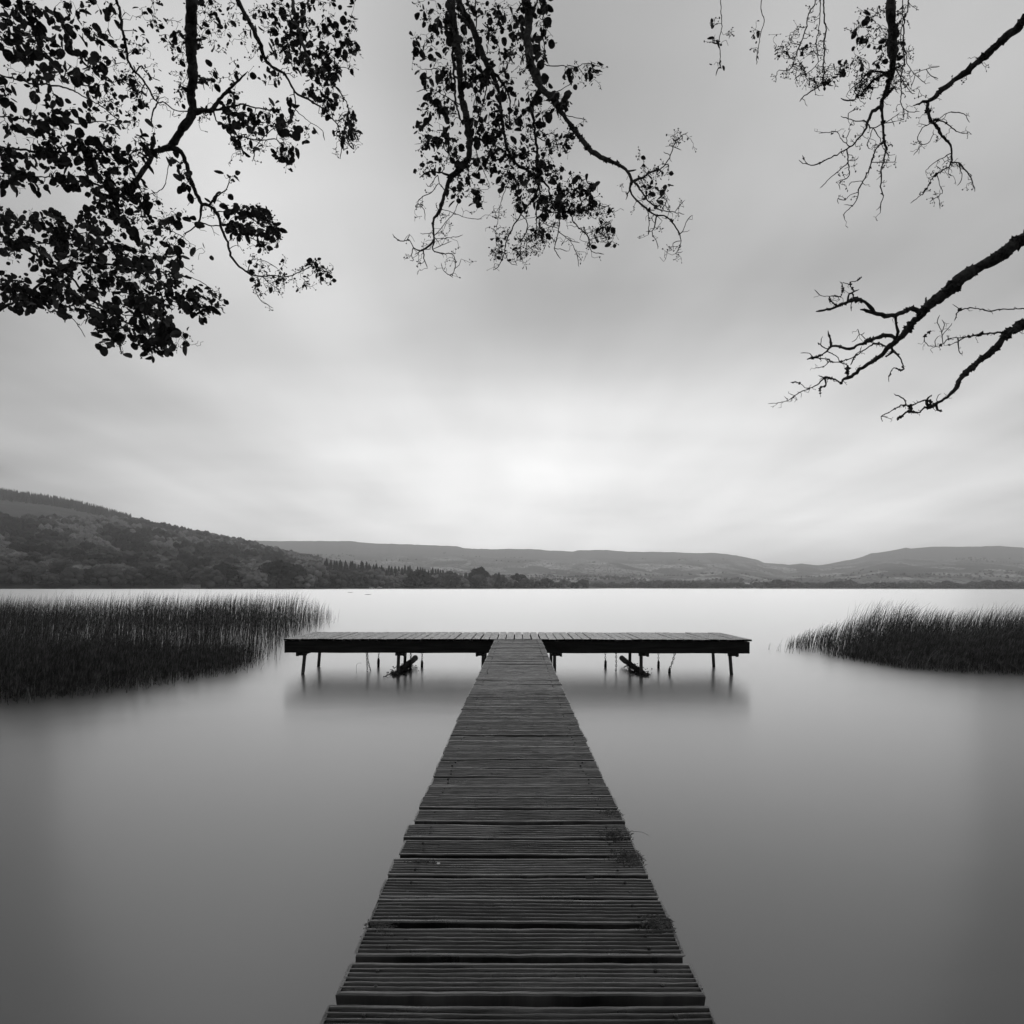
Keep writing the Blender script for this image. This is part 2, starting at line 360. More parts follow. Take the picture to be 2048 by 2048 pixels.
def conifer_mesh(seed, lean=0):
    r = np.random.default_rng(seed); VV = []; FF = []; k = 0
    for j in range(17):
        h = .10 + .88 * j / 17; w = .19 * (1 - h) ** .75 + .012
        n = 9; rad = []
        top = np.array([0, 0, h + .09]); V = [top]
        for q in range(n * 2):
            a = math.pi * q / n + j; rr = w * (r.uniform(.8, 1.3) if q % 2 else r.uniform(.4, .65)); V.append((math.cos(a) * rr, math.sin(a) * rr, h - (.035 if q % 2 else 0) + r.uniform(-.01, .01)))
        V = np.array(V); Fc = np.array([(0, q + 1, (q + 1) % (2 * n) + 1) for q in range(2 * n)])
        VV.append(V); FF.append(Fc + k); k += len(V)
    m = r.uniform(size=(260, 3)); h = .1 + .85 * m[:, 0]; w = .19 * (1 - h) ** .75; a = m[:, 1] * 6.283
    CV, CF = cards(np.stack([np.cos(a) * w, np.sin(a) * w, h], 1), .022, r); VV.append(CV); FF.append(CF + k)
    return np.concatenate(VV), np.concatenate(FF)
M_fol = [mat('foliage_dark', .006, .026, 1.2, .9, spec=.05), mat('foliage_mid', .035, .10, 1.2, .9, spec=.05), mat('foliage_pale', .09, .24, 1.4, .9, spec=.05), mat('foliage_conifer', .010, .024, 1.2, .9, spec=.05)]
def tree_proto(name, V, Fc, m, trunk_h):
    root = empty(name); b = MB(); b.tube([(0, 0, -.05), (0, 0, trunk_h * .5), (.01, 0, trunk_h)], [.03, .022, .008], 6)
    b.build('trunk', M_bark, root, True); fast_mesh('crown', V, Fc, m, root, smooth=True); return root
BM = [broad_mesh(s, w) for s, w in ((1, 1.0), (2, 1.25), (3, .85), (4, 1.1))]; CM = [conifer_mesh(s) for s in (5, 6)]
PROTO = {}
for vi in range(4):
    for mi in range(3): PROTO['b', vi, mi] = tree_proto('broadleaf_tree', *BM[vi], M_fol[mi], .6)
for vi in range(2): PROTO['c', vi, 3] = tree_proto('conifer_tree', *CM[vi], M_fol[3], .95)
USED = set()
def put(key, loc, h, rz, label, group, wscale=1.0):
    p = PROTO[key]
    if key in USED:
        o = p.copy(); COL.objects.link(o)
        for ch in p.children: c = ch.copy(); c.parent = o; COL.objects.link(c)
    else: o = p; USED.add(key)
    o.location = loc; o.rotation_euler = (0, 0, rz); o.scale = (h * wscale, h * wscale, h)
    tag(o, label, 'tree', group); return o
lab = {0: 'dark', 1: 'mid-toned', 2: 'pale'}
def near_tree(px, Y, h, key, label, group, w=1.0, sink=.3):
    z = float(near_h(px, Y)); put(key, ((px - CX) / F * Y, Y, z - sink), h, random.uniform(0, 6.28), label, group, w)

# --- the wood on the left shore: shoreline row first
def nth(n): return f"{n}{'th' if 10 < n % 100 < 14 else {1: 'st', 2: 'nd', 3: 'rd'}.get(n % 10, 'th')}"
def zone(px): return 'left of the pale grass strip' if px < 350 else ('above the palest round tree' if px < 560 else ('around the dark fir clump' if px < 720 else 'below the line of firs'))
shore_row = []
px = -40.0
while px < 1185:
    Y = float(near_shore(px)) + random.uniform(14, 30); sc = F / Y
    wpx = random.uniform(32, 58) * (1 if px < 700 else .62); h = wpx / sc * random.uniform(.85, 1.15)
    if px > 1000: h *= .6
    if not (352 < px < 384 or 725 < px < 752):
        mi = random.choices((0, 1, 2), (4, 4, 2))[0]
        k_ = len(shore_row) + 1; shore_row.append(px)
        near_tree(px, Y, h, ('b', random.randrange(4), mi), f'rounded {lab[mi]} tree at the waterline of the left wood, {nth(k_)} from the left end', 'shoreline trees of the left wood', 1.15)
    px += wpx * random.uniform(.55, .85)
for (x, dy, hp, key, l) in [(418, 8, 44, ('b', 1, 1), 'broad domed tree on the left shore beside the pale grass strip'), (512, 6, 38, ('b', 3, 2), 'palest round tree on the left shore, standing clear of its dark neighbours'),
        (478, 30, 40, ('b', 0, 0), 'dark round tree just left of the palest tree on the far shore'), (608, 8, 34, ('b', 1, 2), 'low pale bushy tree right of the dark firs on the shore'), (959, 40, 42, ('b', 2, 0), 'tall dark tree standing above the end of the left wood'),
        (1035, 60, 30, ('b', 3, 0), 'round-headed tree near the tip of the wooded point'), (1055, 30, 20, ('b', 1, 1), 'low tree under the round-headed tree near the tip of the wooded point')]:
    Y = float(near_shore(x)) + dy; near_tree(x, Y, hp / (F / Y), key, l, None, 1.1)
# --- hillside trees
placed = 0; tries = 0; STUFF = []
def field_zone(px, row): 
    return (225 < px < 370 and 1108 < row < 1132) or (px < 285 and row < 1046 and row > 1000) or (350 < px < 385 and row > 1145)
spots = []
for _ in range(13000):
    px = random.uniform(-450, 1100); t = random.random() ** 1.3; sh = float(near_shore(px)); Y = sh + 35 + t * (1500 - sh)
    z = float(near_h(px, Y)); row = CY - (z - CAMZ) / Y * F
    if field_zone(px, row): continue
    if px > 640 and Y > 950: continue
    if px > 1000 and Y > 980: continue
    if vnoise(px / 40., Y / 130., 21, 2) < -.30 and Y > 800: continue
    spots.append((Y, px))
spots.sort(); keep = []
for Y, px in spots:                                   # thin out overlaps
    w = (10.5 if px < 560 else 7.5) if Y < 900 else 7.0
    if all((px - q[1]) ** 2 * (Y / F) ** 2 + (Y - q[0]) ** 2 * .35 > w * w for q in keep): keep.append((Y, px))
def tone(px, Y): 
    n = vnoise(px / 55., Y / 150., 31, 2)
    n += random.uniform(-.22, .22); return 0 if n < .0 else (1 if n < .22 else 2)
i_ind = 0
for i, (Y, px) in enumerate(keep):
    h = random.uniform(11, 20) if px < 560 else random.uniform(9, 14); mi = int(tone(px, Y))
    if px > 640: h *= .95
    if i_ind < 225 and px > -70: i_ind += 1; near_tree(px, Y, h, ('b', random.randrange(4), mi), f'{lab[mi]} broadleaf tree in the {"lower" if Y < 800 else "upper"} sloping wood, {zone(px)}', f'{lab[mi]} trees of the {"lower" if Y < 800 else "upper"} sloping wood, {zone(px)}', 1.1)
    else: STUFF.append(('b', px, Y, h, mi))
# --- conifers along the back of the wood
cx = [(x, 820 + random.uniform(-30, 50), random.uniform(17, 23)) for x in np.arange(648, 945, 5.2) + np.random.default_rng(4).uniform(-2, 2, 58)[:len(np.arange(648, 945, 5.2))]]
for k_, (x, Y, h) in enumerate(cx):
    h *= np.interp(x, [640, 780, 945], [1.15, 1.1, .75]); near_tree(x, Y, h * .98, ('c', random.randrange(2), 3), f'spire-shaped fir in the ragged line topping the left wood, {nth(k_ + 1)} from its left end', 'firs along the top of the left wood', 1.1, 1)
for x in (598, 606, 615, 625, 633, 641, 650, 660, 668, 675, 612, 630, 655):
    near_tree(x, 600 + random.uniform(0, 25), random.uniform(15, 21), ('c', random.randrange(2), 3), 'black fir in the dense clump rising above the middle of the left shore', 'black firs in the clump above the left shore', 1.5, 1)
near_tree(998, 760, 22, ('c', 1, 3), 'single narrow fir poking up left of the round-headed tree on the point', None, 1.1, 0)
# --- treeline on the far right shore
def tz(x): return 'left of the tiny white boat' if x < 1339 else ('between the two white boats' if x < 1482 else ('left of the pale farmhouse' if x < 1696 else ('below the long low white building' if x < 1830 else 'at the foot of the right hill')))
n = 0
for x in np.arange(1190, 2095, 8.5):
    x = x + random.uniform(-3, 3); Y = FAR_SHORE + random.uniform(30, 130); h = random.uniform(9, 17) * (1.15 if vnoise(x / 60., 0., 8, 2) > .05 else .85)
    mi = 0 if random.random() < .7 else 1
    z = float(far_h(np.array([x]), np.array([Y]))[0])
    put(('b', random.randrange(4), mi), ((x - CX) / F * Y, Y, z - .5), h, random.uniform(0, 6.28), f'hazy {lab[mi]} tree in the low far treeline, {tz(x)}', f'{lab[mi]} trees of the low far treeline, {tz(x)}', 1.25)
for k in [k for k in PROTO if k not in USED]:
    for ch in list(PROTO[k].children): bpy.data.objects.remove(ch)
    bpy.data.objects.remove(PROTO[k])
# --- everything too far off to tell apart
def low_broad(seed):
    r = np.random.default_rng(seed); VV = []; FF = []; k = 0
    for i in range(5):
        V, Fc = ICO1; c = np.array([r.uniform(-.28, .28), r.uniform(-.28, .28), r.uniform(.3, .7)])
        VV.append(V * r.uniform(.2, .34) * (1 + r.uniform(-.25, .25, (len(V), 1))) + c); FF.append(Fc + k); k += len(V)
    return np.concatenate(VV), np.concatenate(FF)
LB = [low_broad(s) for s in range(5)]
def low_con():
    V = [(0, 0, 1.05)] + [(math.cos(a) * .16, math.sin(a) * .16, .0) for a in np.arange(6) * 1.047]; return np.array(V), np.array([(0, i + 1, (i + 1) % 6 + 1) for i in range(6)])
LC = low_con()
def mass(name, items, label, m):
    VV = []; FF = []; k = 0
    for kind, x, y, z, h in items:
        V, Fc = LC if kind == 'c' else LB[random.randrange(5)]; a = random.uniform(0, 6.28); c, s = math.cos(a), math.sin(a)
        W = V * h; W = np.stack([W[:, 0] * c - W[:, 1] * s + x, W[:, 0] * s + W[:, 1] * c + y, W[:, 2] + z], 1); VV.append(W); FF.append(Fc + k); k += len(V)
    o = fast_mesh(name, np.concatenate(VV), np.concatenate(FF), m); tag(o, label, 'woodland', kind='stuff'); return o
it = {0: [], 1: [], 2: []}
for k, px, Y, h, mi in STUFF: it[mi].append(('b', (px - CX) / F * Y, Y, float(near_h(px, Y)) - .5, h))
for mi, l in ((0, 'dark distant woodland on the upper slope of the left hill'), (1, 'paler distant woodland patches on the upper slope of the left hill'), (2, 'pale scrub scattered on the upper slope of the left hill')):
    if it[mi]: mass('woodland', it[mi], l, M_fol[mi])
pl = []
for _ in range(3000):
    px = random.uniform(-450, 262); r2 = np.interp(px, S2[:, 0], S2[:, 1]); Y = random.uniform(1480, 1830)
    z = float(near_h(px, Y)); 
    if CY - (z - CAMZ) / Y * F > np.interp(px, [-900, 0, 126, 262], [985, 1012, 1019, 1046]): continue
    pl.append(('c', (px - CX) / F * Y, Y, z - 1, random.uniform(11, 17)))
for _ in range(160):
    px = random.uniform(262, 480); Y = random.uniform(1740, 1800); pl.append(('b', (px - CX) / F * Y, Y, float(near_h(px, Y)) - 1.5, random.uniform(3, 6)))
mass('plantation', pl, 'dark conifer plantation along the crest of the left hill', M_fol[3])
fw = []
for _ in range(11000):
    px = random.uniform(500, 2100); Y = FAR_SHORE + 60 + random.random() ** 1.5 * 2700
    nz = vnoise((px - CX) / F * Y / 330., Y / 120., 41, 3); lim = -.06 if Y < 2000 else (.14 if Y < 2700 else .42)
    if nz < lim: continue
    z = float(far_h(np.array([px]), np.array([Y]))[0]); fw.append(('b', (px - CX) / F * Y, Y, z - .5, random.uniform(5, 10)))
mass('hedgerow_woodland', fw, 'hazy hedgerows and copses between the far fields across the lake', M_fol[0])

# ================================================================== HOUSES, BOATS FAR OFF
def cottage(name, w, d, h, loc, rz, label, group=None, chim=1):
    root = empty(name, loc, rz); b = MB(); b.box((0, 0, h / 2), (w, d, h))
    b.add([(-w / 2, -d / 2, h), (-w / 2, d / 2, h), (-w / 2, 0, h + d * .42)], [(0, 1, 2)]); b.add([(w / 2, -d / 2, h), (w / 2, d / 2, h), (w / 2, 0, h + d * .42)], [(0, 2, 1)])
    b.build('wall', M_white, root)
    r = MB(); t = .25
    for s in (-1, 1):
        a = np.array([(-w / 2 - .4, s * (d / 2 + .4), h - .15), (w / 2 + .4, s * (d / 2 + .4), h - .15), (w / 2 + .4, 0, h + d * .42 + .12), (-w / 2 - .4, 0, h + d * .42 + .12)])
        V = np.concatenate([a, a + np.array([0, 0, t])]); r.add(V, [(0, 1, 2, 3), (7, 6, 5, 4), (0, 4, 5, 1), (1, 5, 6, 2), (2, 6, 7, 3), (3, 7, 4, 0)])
    ro = r.build('roof', M_roof, root)
    for s in ((-1, 1) if chim > 1 else (1,)):
        c = MB(); c.box((s * w * .42, 0, h + d * .42 + .5), (.9, .8, 1.6)); c.build('chimney', M_white, ro)
    n = max(2, int(w / 3.2))
    for i in range(n):
        x = -w / 2 + w * (i + .5) / n
        q = MB()
        if i == n // 2: q.box((x, -d / 2 - .03, 1.05), (1.0, .1, 2.1)); q.build('door', M_window, root)
        else: q.box((x, -d / 2 - .03, 1.5), (1.1, .1, 1.2)); q.build('window', M_window, root)
    tag(root, label, 'house', group); return root
def far_hit(px, row):
    for Y in np.arange(FAR_SHORE + 45, 4500, 12):
        z = float(far_h(np.array([px]), np.array([Y]))[0])
        if CY - (z - CAMZ) / Y * F <= row: return np.array([(px - CX) / F * Y, Y, z])
    return np.array([(px - CX) / F * 4400, 4400, 200.])
for px, row, w, l in [(1696, 1158, 22, 'large pale farmhouse in the fields below the right hill'), (1767, 1165, 34, 'long low white building just above the right treeline'), (1870, 1148, 17, 'left one of the two white cottages on the right hillside'),
        (1897, 1147, 15, 'right one of the two white cottages on the right hillside'), (1665, 1139, 16, 'small white cottage alone at the foot of the right hill'), (1421, 1147, 15, 'white cottage above the dark clump in the right treeline'),
        (1107, 1146, 26, 'pale farm building on the far slope beyond the wooded point'), (1209, 1143, 16, 'tiny white cottage on the far slope right of the wooded point'), (1366, 1121, 30, 'pale farmstead high on the far ridge slope'), (893, 1121, 30, 'pale farmstead high on the far slope above the firs'),
        (1760, 1141, 20, 'faint white cottage on the saddle side of the right hill'), (1137, 1147, 14, 'speck-sized cottage right of the pale farm building')]:
    p = far_hit(px, row); s = max(1, p[1] / 2300)
    cottage('farmhouse' if w > 20 else 'cottage', w * .62 * s, 6.5 * s, 4.2 * s, (p[0], p[1], p[2] - .3), random.uniform(-.3, .3), l, None, 2 if w > 20 else 1)
def boat(loc, rz, L_, label, mast=False):
    root = empty('moored_boat', loc, rz); b = MB(); sec = []
    for t in np.linspace(0, 1, 9):
        w = L_ * .16 * (1 - t ** 2.6) + .02; x = (t - .5) * L_; sh = .55 + .3 * t * t
        sec.append([(x, -w, sh), (x, -w * .75, .1), (x, 0, -.15), (x, w * .75, .1), (x, w, sh)])
    V = np.array(sec).reshape(-1, 3); fs = [(i * 5 + j, i * 5 + j + 1, i * 5 + j + 6, i * 5 + j + 5) for i in range(8) for j in range(4)]; fs.append((0, 1, 2, 3, 4)); fs += [(i * 5, i * 5 + 5, i * 5 + 9, i * 5 + 4) for i in range(8)]
    b.add(V, fs); b.build('hull', M_white, root)
    c = MB(); c.add(np.array([(-.2, -.12, .5), (.18, -.10, .6), (.18, .10, .6), (-.2, .12, .5), (-.16, -.10, .8), (.08, -.09, .8), (.08, .09, .8), (-.16, .10, .8)]) * np.array([L_, L_, 1.4]), [(0, 3, 2, 1), (4, 5, 6, 7), (0, 1, 5, 4), (1, 2, 6, 5), (2, 3, 7, 6), (3, 0, 4, 7)])
    c.build('cabin', M_white, root)
    if mast: m_ = MB(); m_.tube([(0, 0, .6), (0, 0, L_ * 1.1)], [.06, .04], 5); m_.build('mast', M_steel, root)
    tag(root, label, 'boat'); return root
boat(P3(1482, 1178.2, 1180) * [1, 1, 0] + [0, 0, .05], .3, 9, 'small white boat at the foot of the right treeline')
boat(P3(1339, 1178.2, 1180) * [1, 1, 0] + [0, 0, .05], 2.8, 6, 'tiny white boat on the water near the middle of the far shore')
Yb = float(near_shore(758)) + 2
boat(np.array([(759 - CX) / F * Yb, Yb, .9]), .2, 5.5, 'small white sailing boat with a bare mast drawn up on the left shore', True)
# shelter with posts and vehicles on the left shore
def shelter():
    Y = float(near_shore(772)) + 12; x = (774 - CX) / F * Y; z = float(near_h(774, Y)); root = empty('boathouse', (x, Y, z - .3))
    b = MB(); b.box((2, 0, 3.1), (7, 5, 6.2)); b.build('wall', mat('dark_boards', .03, .05, 2), root)
    r = MB(); r.box((1.2, 0, 6.35), (9.6, 6, .3)); r.build('roof', M_roof, root)
    for px_ in (-3.2, ):
        p = MB(); p.box((px_, -2.2, 3.1), (.55, .4, 6.2)); p.build('post', M_stone, root)
    q = MB(); q.box((3, -2.55, 1.4), (2.4, .1, 2.6)); q.build('door', M_roof, root)
    tag(root, 'dark boathouse with a pale corner post at the edge of the left wood', 'boathouse')
    Y = float(near_shore(722)) + 45; x = (722 - CX) / F * Y; z = float(near_h(722, Y)); root = empty('carport', (x, Y, z + 5.5))
    r = MB(); r.box((0, 0, 7.2), (17, 7, .4)); r.build('roof', M_roof, root); b = MB(); b.box((1, 1.5, 3.4), (10, 4, 7)); b.build('wall', mat('dark_render', .025, .04, 2), root)
    for px_ in (-5, 5.2): p = MB(); p.box((px_, -3, 3), (.7, .5, 8)); p.build('post', M_stone, root)
    for px_ in (-2, 2): q = MB(); q.box((px_, -.55, 3.4), (3, .1, 1.2)); q.build('window', M_white, root)
    tag(root, 'flat-roofed house on two pale posts among the trees of the left shore', 'house')
shelter()
def van():
    Y = float(near_shore(744)) + 6; x = (744 - CX) / F * Y; z = float(near_h(744, Y)); root = empty('parked_van', (x, Y, z), .15)
    b = MB(); prof = [(-2.6, .4), (2.4, .4), (2.5, 1.1), (1.7, 1.3), (1.2, 2.0), (-2.6, 2.1)]
    V = [(a, s * .95, c) for s in (-1, 1) for a, c in prof]; b.add(V, [tuple(range(6)), tuple(range(11, 5, -1))] + [(i, i + 6, (i + 1) % 6 + 6, (i + 1) % 6) for i in range(6)]); b.build('body', mat('silver_paint', .4, .5, 1, .35), root)
    for wx in (-1.7, 1.6):
        for s in (-1, 1): w = MB(); w.tube([(wx, s * .8, .38), (wx, s * 1.0, .38)], .38, 12); w.build('wheel', M_chain, root)
    g = MB(); g.box((1.0, -.97, 1.6), (.9, .04, .5)); g.build('window', M_window, root)
    tag(root, 'pale van parked on the bare patch of the left shore', 'van')
van()
def quay():
    b = MB(); Y = float(near_shore(367)) - 4
    V = []; x0, x1 = (351 - CX) / F * Y, (385 - CX) / F * Y
    b.box(((x0 + x1) / 2, Y + 12, 1.9), (x1 - x0, .9, 2.6)); b.box(((x0 + x1) / 2 + 1, Y + 9, .7), (x1 - x0 - 1, 5, .5))
    for k in range(6): b.box((x0 + (k + .5) * (x1 - x0) / 6, Y + 12, 3.3), ((x1 - x0) / 6 - .15, 1.1, .25))
    tag(b.build('stone_wall', M_stone), 'low pale stone wall in the gap between the left shore trees', 'wall')
quay()
for i, (px, row, l) in enumerate([(736, 1189.9, 'long flat rock just breaking the water off the left shore'), (700, 1185.6, 'smaller faint rock farther out, left of the long flat rock')]):
    Y = F * CAMZ / (row - CY); b = MB(); V, Fc = ICO2; w = .055 * (Y if i == 0 else Y * .8) * .1
    b.add(V * np.array([w * (1 + .0), w * .7, .10 if i == 0 else .12]) * (1 + .25 * vnoise(V[:, 0] * 3, V[:, 1] * 3, i, 2)[:, None]) + np.array([(px - CX) / F * Y, Y, 0]), Fc.tolist()); tag(b.build('rock', mat('wet_rock', .1, .2, 3)), l, 'rock')

# ================================================================== JETTY
DZ = .64
jetty = empty('jetty', (0, 0, 0)); tag(jetty, 'T-shaped wooden jetty of grooved boards on thin steel legs reaching into the lake', 'jetty')
class Deck:
    def __init__(s): s.V = []; s.F = []; s.B = []; s.G = []; s.n = 0; s.k = 0
    def board(s, a0, a1, c, width, thick, along_x, grooves=7, groove=.0045, segs=28, rough=1.0, z0=0.0, tiltx=0.0, ang=0.0, val=.5):
        """grooved plank: a = along, c = across position of its near edge"""
        pr = []; p = width / grooves
        pr.append((0, -thick)); pr.append((0, -.003)); pr.append((.003, 0))
        for i in range(grooves):
            x = i * p
            if i > 0: pr += [(x + p * .03, -groove), (x + p * .20, -groove * .62), (x + p * .34, -groove * .14), (x + p * .45, 0)]
            if i < grooves - 1: pr += [(x + p * .60, 0), (x + p * .71, -groove * .14), (x + p * .84, -groove * .62), (x + p * .97, -groove)]
        pr += [(width - .003, 0), (width, -.003), (width, -thick)]
        pr = np.array(pr); m = len(pr); t = np.linspace(0, 1, segs + 1); seed = s.k * 13
        A = a0 + (a1 - a0) * t
        # ragged ends, each ridge breaks off differently
        e0 = rng.uniform(-.005, .005, m) * rough; e1 = rng.uniform(-.005, .005, m) * rough
        AA = np.repeat(A[:, None], m, 1); AA[0] += e0; AA[-1] += e1
        wob = vnoise(A * 3.1, A * 0 + seed, 1, 3) * .0028 * rough; dz = vnoise(A * 2.3, A * 0 + seed + 5, 2, 3) * .0045 * rough
        CC = c + pr[None, :, 0] + wob[:, None] + (A - (a0 + a1) / 2)[:, None] * ang + vnoise(AA * 14, pr[None, :, 0] * 120 + seed, 3, 2) * .0011 * rough
        ZZ = DZ + z0 + pr[None, :, 1] + dz[:, None] + tiltx * (pr[None, :, 0] - width / 2) + vnoise(AA * 22, pr[None, :, 0] * 90 + seed, 4, 3) * .0016 * rough * (pr[None, :, 1] > -.01)
        X, Y = (AA, CC) if along_x else (CC, AA)
        V = np.stack([X, Y, ZZ], 2).reshape(-1, 3)
        i = (np.arange(segs)[:, None] * m + np.arange(m - 1)[None, :]).ravel()
        q = np.stack([i, i + m, i + m + 1, i + 1], 1) if not along_x else np.stack([i, i + 1, i + m + 1, i + m], 1)
        under = np.arange(segs) * m; q = np.concatenate([q, np.stack([under, under + m, under + 2 * m - 1, under + m - 1], 1)])
        s.V.append(V); s.F.append(q + s.n); s.B.append(np.full(len(V), val))
        s.G.append(np.stack([AA.ravel() + s.k * 3.7, np.broadcast_to(pr[None, :, 0], AA.shape).ravel() + s.k * .31, np.full(AA.size, s.k * 1.0)], 1))
        # end caps as quads strips
        for base in (0, segs * m):
            js = np.arange(1, m // 2); cap = np.stack([base + js, base + js + 1, base + m - 2 - js, base + m - 1 - js], 1); s.F.append(cap + s.n)
        s.n += len(V); s.k += 1
    def build(s, name, parent):
        o = fast_mesh(name, np.concatenate(s.V), np.concatenate(s.F), M_deck, parent); me = o.data
        a = me.attributes.new('board', 'FLOAT', 'POINT'); a.data.foreach_set('value', np.concatenate(s.B).astype(np.float32))
        g = me.attributes.new('grain', 'FLOAT_VECTOR', 'POINT'); g.data.foreach_set('vector', np.concatenate(s.G).astype(np.float32).ravel()); return o
YF, YB, HW = 11.10, 12.80, 4.10
dk = Deck(); y = -1.54; SCREW = MB()
while y < YF - .03:
    w = min(.126 + random.uniform(-.003, .003), YF - .004 - y)
    if w < .06: break
    near = y < 5.5; off = random.uniform(-.012, .012)
    hwL = .405 + random.uniform(-.003, .003) + (random.random() < .07) * .008 + float(np.interp(y, [3, 5, 8], [0, .012, 0])); hwR = .405 + random.uniform(-.003, .003) + (random.random() < .07) * .008 + float(np.interp(y, [2, 4], [.01, 0]))
    dk.board(-hwL, hwR, y, w, .05, True, 7 if w > .1 else 4, (.011 if y < 3.5 else .008) if y < 5.5 else .0035, 44 if near else 20, 1.0, random.uniform(-.003, .003), random.uniform(-.03, .03), random.uniform(-.006, .006), random.random() * .8 + .1)
    for sx in (-.33, .33):
        for fy in (.27, .73):
            cx_ = sx + random.uniform(-.008, .008); cy_ = y + w * fy + random.uniform(-.004, .004); a_ = np.arange(8) * .785
            SCREW.add(np.concatenate([[(cx_, cy_, DZ + .0035)], np.stack([cx_ + .0045 * np.cos(a_), cy_ + .0045 * np.sin(a_), a_ * 0 + DZ + .0015], 1), np.stack([cx_ + .0045 * np.cos(a_), cy_ + .0045 * np.sin(a_), a_ * 0 + DZ - .012], 1)]), [(0, i + 1, (i + 1) % 8 + 1) for i in range(8)] + [(i + 1, i + 9, (i + 1) % 8 + 9, (i + 1) % 8 + 1) for i in range(8)])
    y += w + (random.choice((.018, .024, .030, .013)) if y < 3.2 else random.choice((.006, .010, .014, .020)))
dk.build('walkway_boards', jetty); SCREW.build('screws', M_chain, jetty)['kind'] = 'stuff'
dk = Deck(); x = -HW
while x < HW - .02:
    w = min(.132 + random.uniform(-.003, .003), HW - x)
    dk.board(YF + random.uniform(-.012, .004), YB + random.uniform(-.012, .012), x, w, .032, False, 6 if w > .1 else 3, .005, 16, 1.0, .004 + random.uniform(-.002, .004), random.uniform(-.02, .02), random.uniform(-.004, .004), .12 + random.random() * .88)
    x += w + random.choice((.012, .016, .02, .024))
dk.build('head_boards', jetty)
def beam(name, x0, x1, y0, y1, z0, z1, m=M_fascia):
    """timber with slightly worn edges"""
    b = MB(); n = 24; L_ = max(x1 - x0, y1 - y0); ax = (x1 - x0) >= (y1 - y0); V = []; c = .006
    for i in range(n + 1):
        t = i / n; j = .003 * math.sin(t * 37) + random.uniform(-.001, .001)
        if ax: r = [(y0 + c, z0), (y1 - c, z0), (y1, z0 + c), (y1, z1 - c), (y1 - c, z1), (y0 + c, z1), (y0, z1 - c), (y0, z0 + c)]; V += [(x0 + (x1 - x0) * t, a, z + j * (z < (z0 + z1) / 2)) for a, z in r]
        else: r = [(x0 + c, z0), (x0, z0 + c), (x0, z1 - c), (x0 + c, z1), (x1 - c, z1), (x1, z1 - c), (x1, z0 + c), (x1 - c, z0)]; V += [(a, y0 + (y1 - y0) * t, z + j * (z < (z0 + z1) / 2)) for a, z in r]
    f = [(i * 8 + j, i * 8 + (j + 1) % 8, (i + 1) * 8 + (j + 1) % 8, (i + 1) * 8 + j) for i in range(n) for j in range(8)] + [tuple(range(7, -1, -1)), tuple(n * 8 + j for j in range(8))]
    b.add(V, f); return b.build(name, m, jetty)
FB = DZ - .035
beam('fascia_beam', -4.09, 4.06, YF + .005, YF + .055, FB - .205, FB - .002)
beam('fascia_beam', -4.09, 4.06, YB - .06, YB - .01, FB - .205, FB - .002)
beam('end_beam', -4.09, -4.04, YF + .056, YB - .061, FB - .203, FB - .002); beam('end_beam', 4.01, 4.06, YF + .056, YB - .061, FB - .203, FB - .002)
for xx in (-2.1, 0, 2.1): beam('joist', xx - .03, xx + .03, YF + .056, YB - .061, FB - .19, FB - .003)
beam('joist', -4.03, 4.0, YF + .8, YF + .85, FB - .15, FB - .192 + .04 - .0) if False else None
for s in (-1, 1): beam('stringer', s * .33 - .025, s * .33 + .025, -1.6, YF - .006, FB - .16, FB - .004)
beam('stringer', -.025, .025, -1.6, YF - .006, FB - .14, FB - .005)
legs = [(-3.81, 0, -.05), (-2.13, 0, -.02), (-.62, 0, -.01), (.655, 0, 0), (2.20, 0, .0), (3.79, 0, .04), (-3.89, 1, -.04), (-2.21, 1, -.02), (-.64, 1, 0), (.65, 1, 0), (2.2, 1, .0), (3.83, 1, .03)]
for x, r, ln in legs:
    y = 12.45 if r else 11.32; b = MB(); top = FB - .21
    b.tube([(x, y, top + .15), (x, y, .3), (x + ln * .6, y, 0), (x + ln, y, -1.2)], .030 if not r else .03, 10); leg = b.build('leg', M_steel, jetty, True)
    if r == 0:
        c = MB(); s = 1 if x > 0 else -1
        if abs(x) > 3: s = -1 if x < 0 else 1
        elif x < -1: s = 1
        c.tube([(x - .05 * s, y - .035, top - .035), (x + .09 * s, y - .035, top - .035)], [.028, .028], 10); c.tube([(x + .09 * s, y - .035, top - .035), (x + .13 * s, y - .035, top - .035)], [.04, .04], 10); c.build('clamp', M_steel, leg, True)
for yy in (1.5, 4.5, 7.6):
    for s in (-1, 1): b = MB(); b.tube([(s * .30, yy, FB - .17), (s * .30, yy, -1.2)], .03, 10); b.build('leg', M_steel, jetty, True)
for x in (-3.85, -2.17, -.63, .652, 2.2, 3.81):
    b = MB(); b.tube([(x + .05, 11.2, FB - .235), (x + .05, 12.6, FB - .235)], .026, 8); b.build('cross_tube', M_steel, jetty, True)

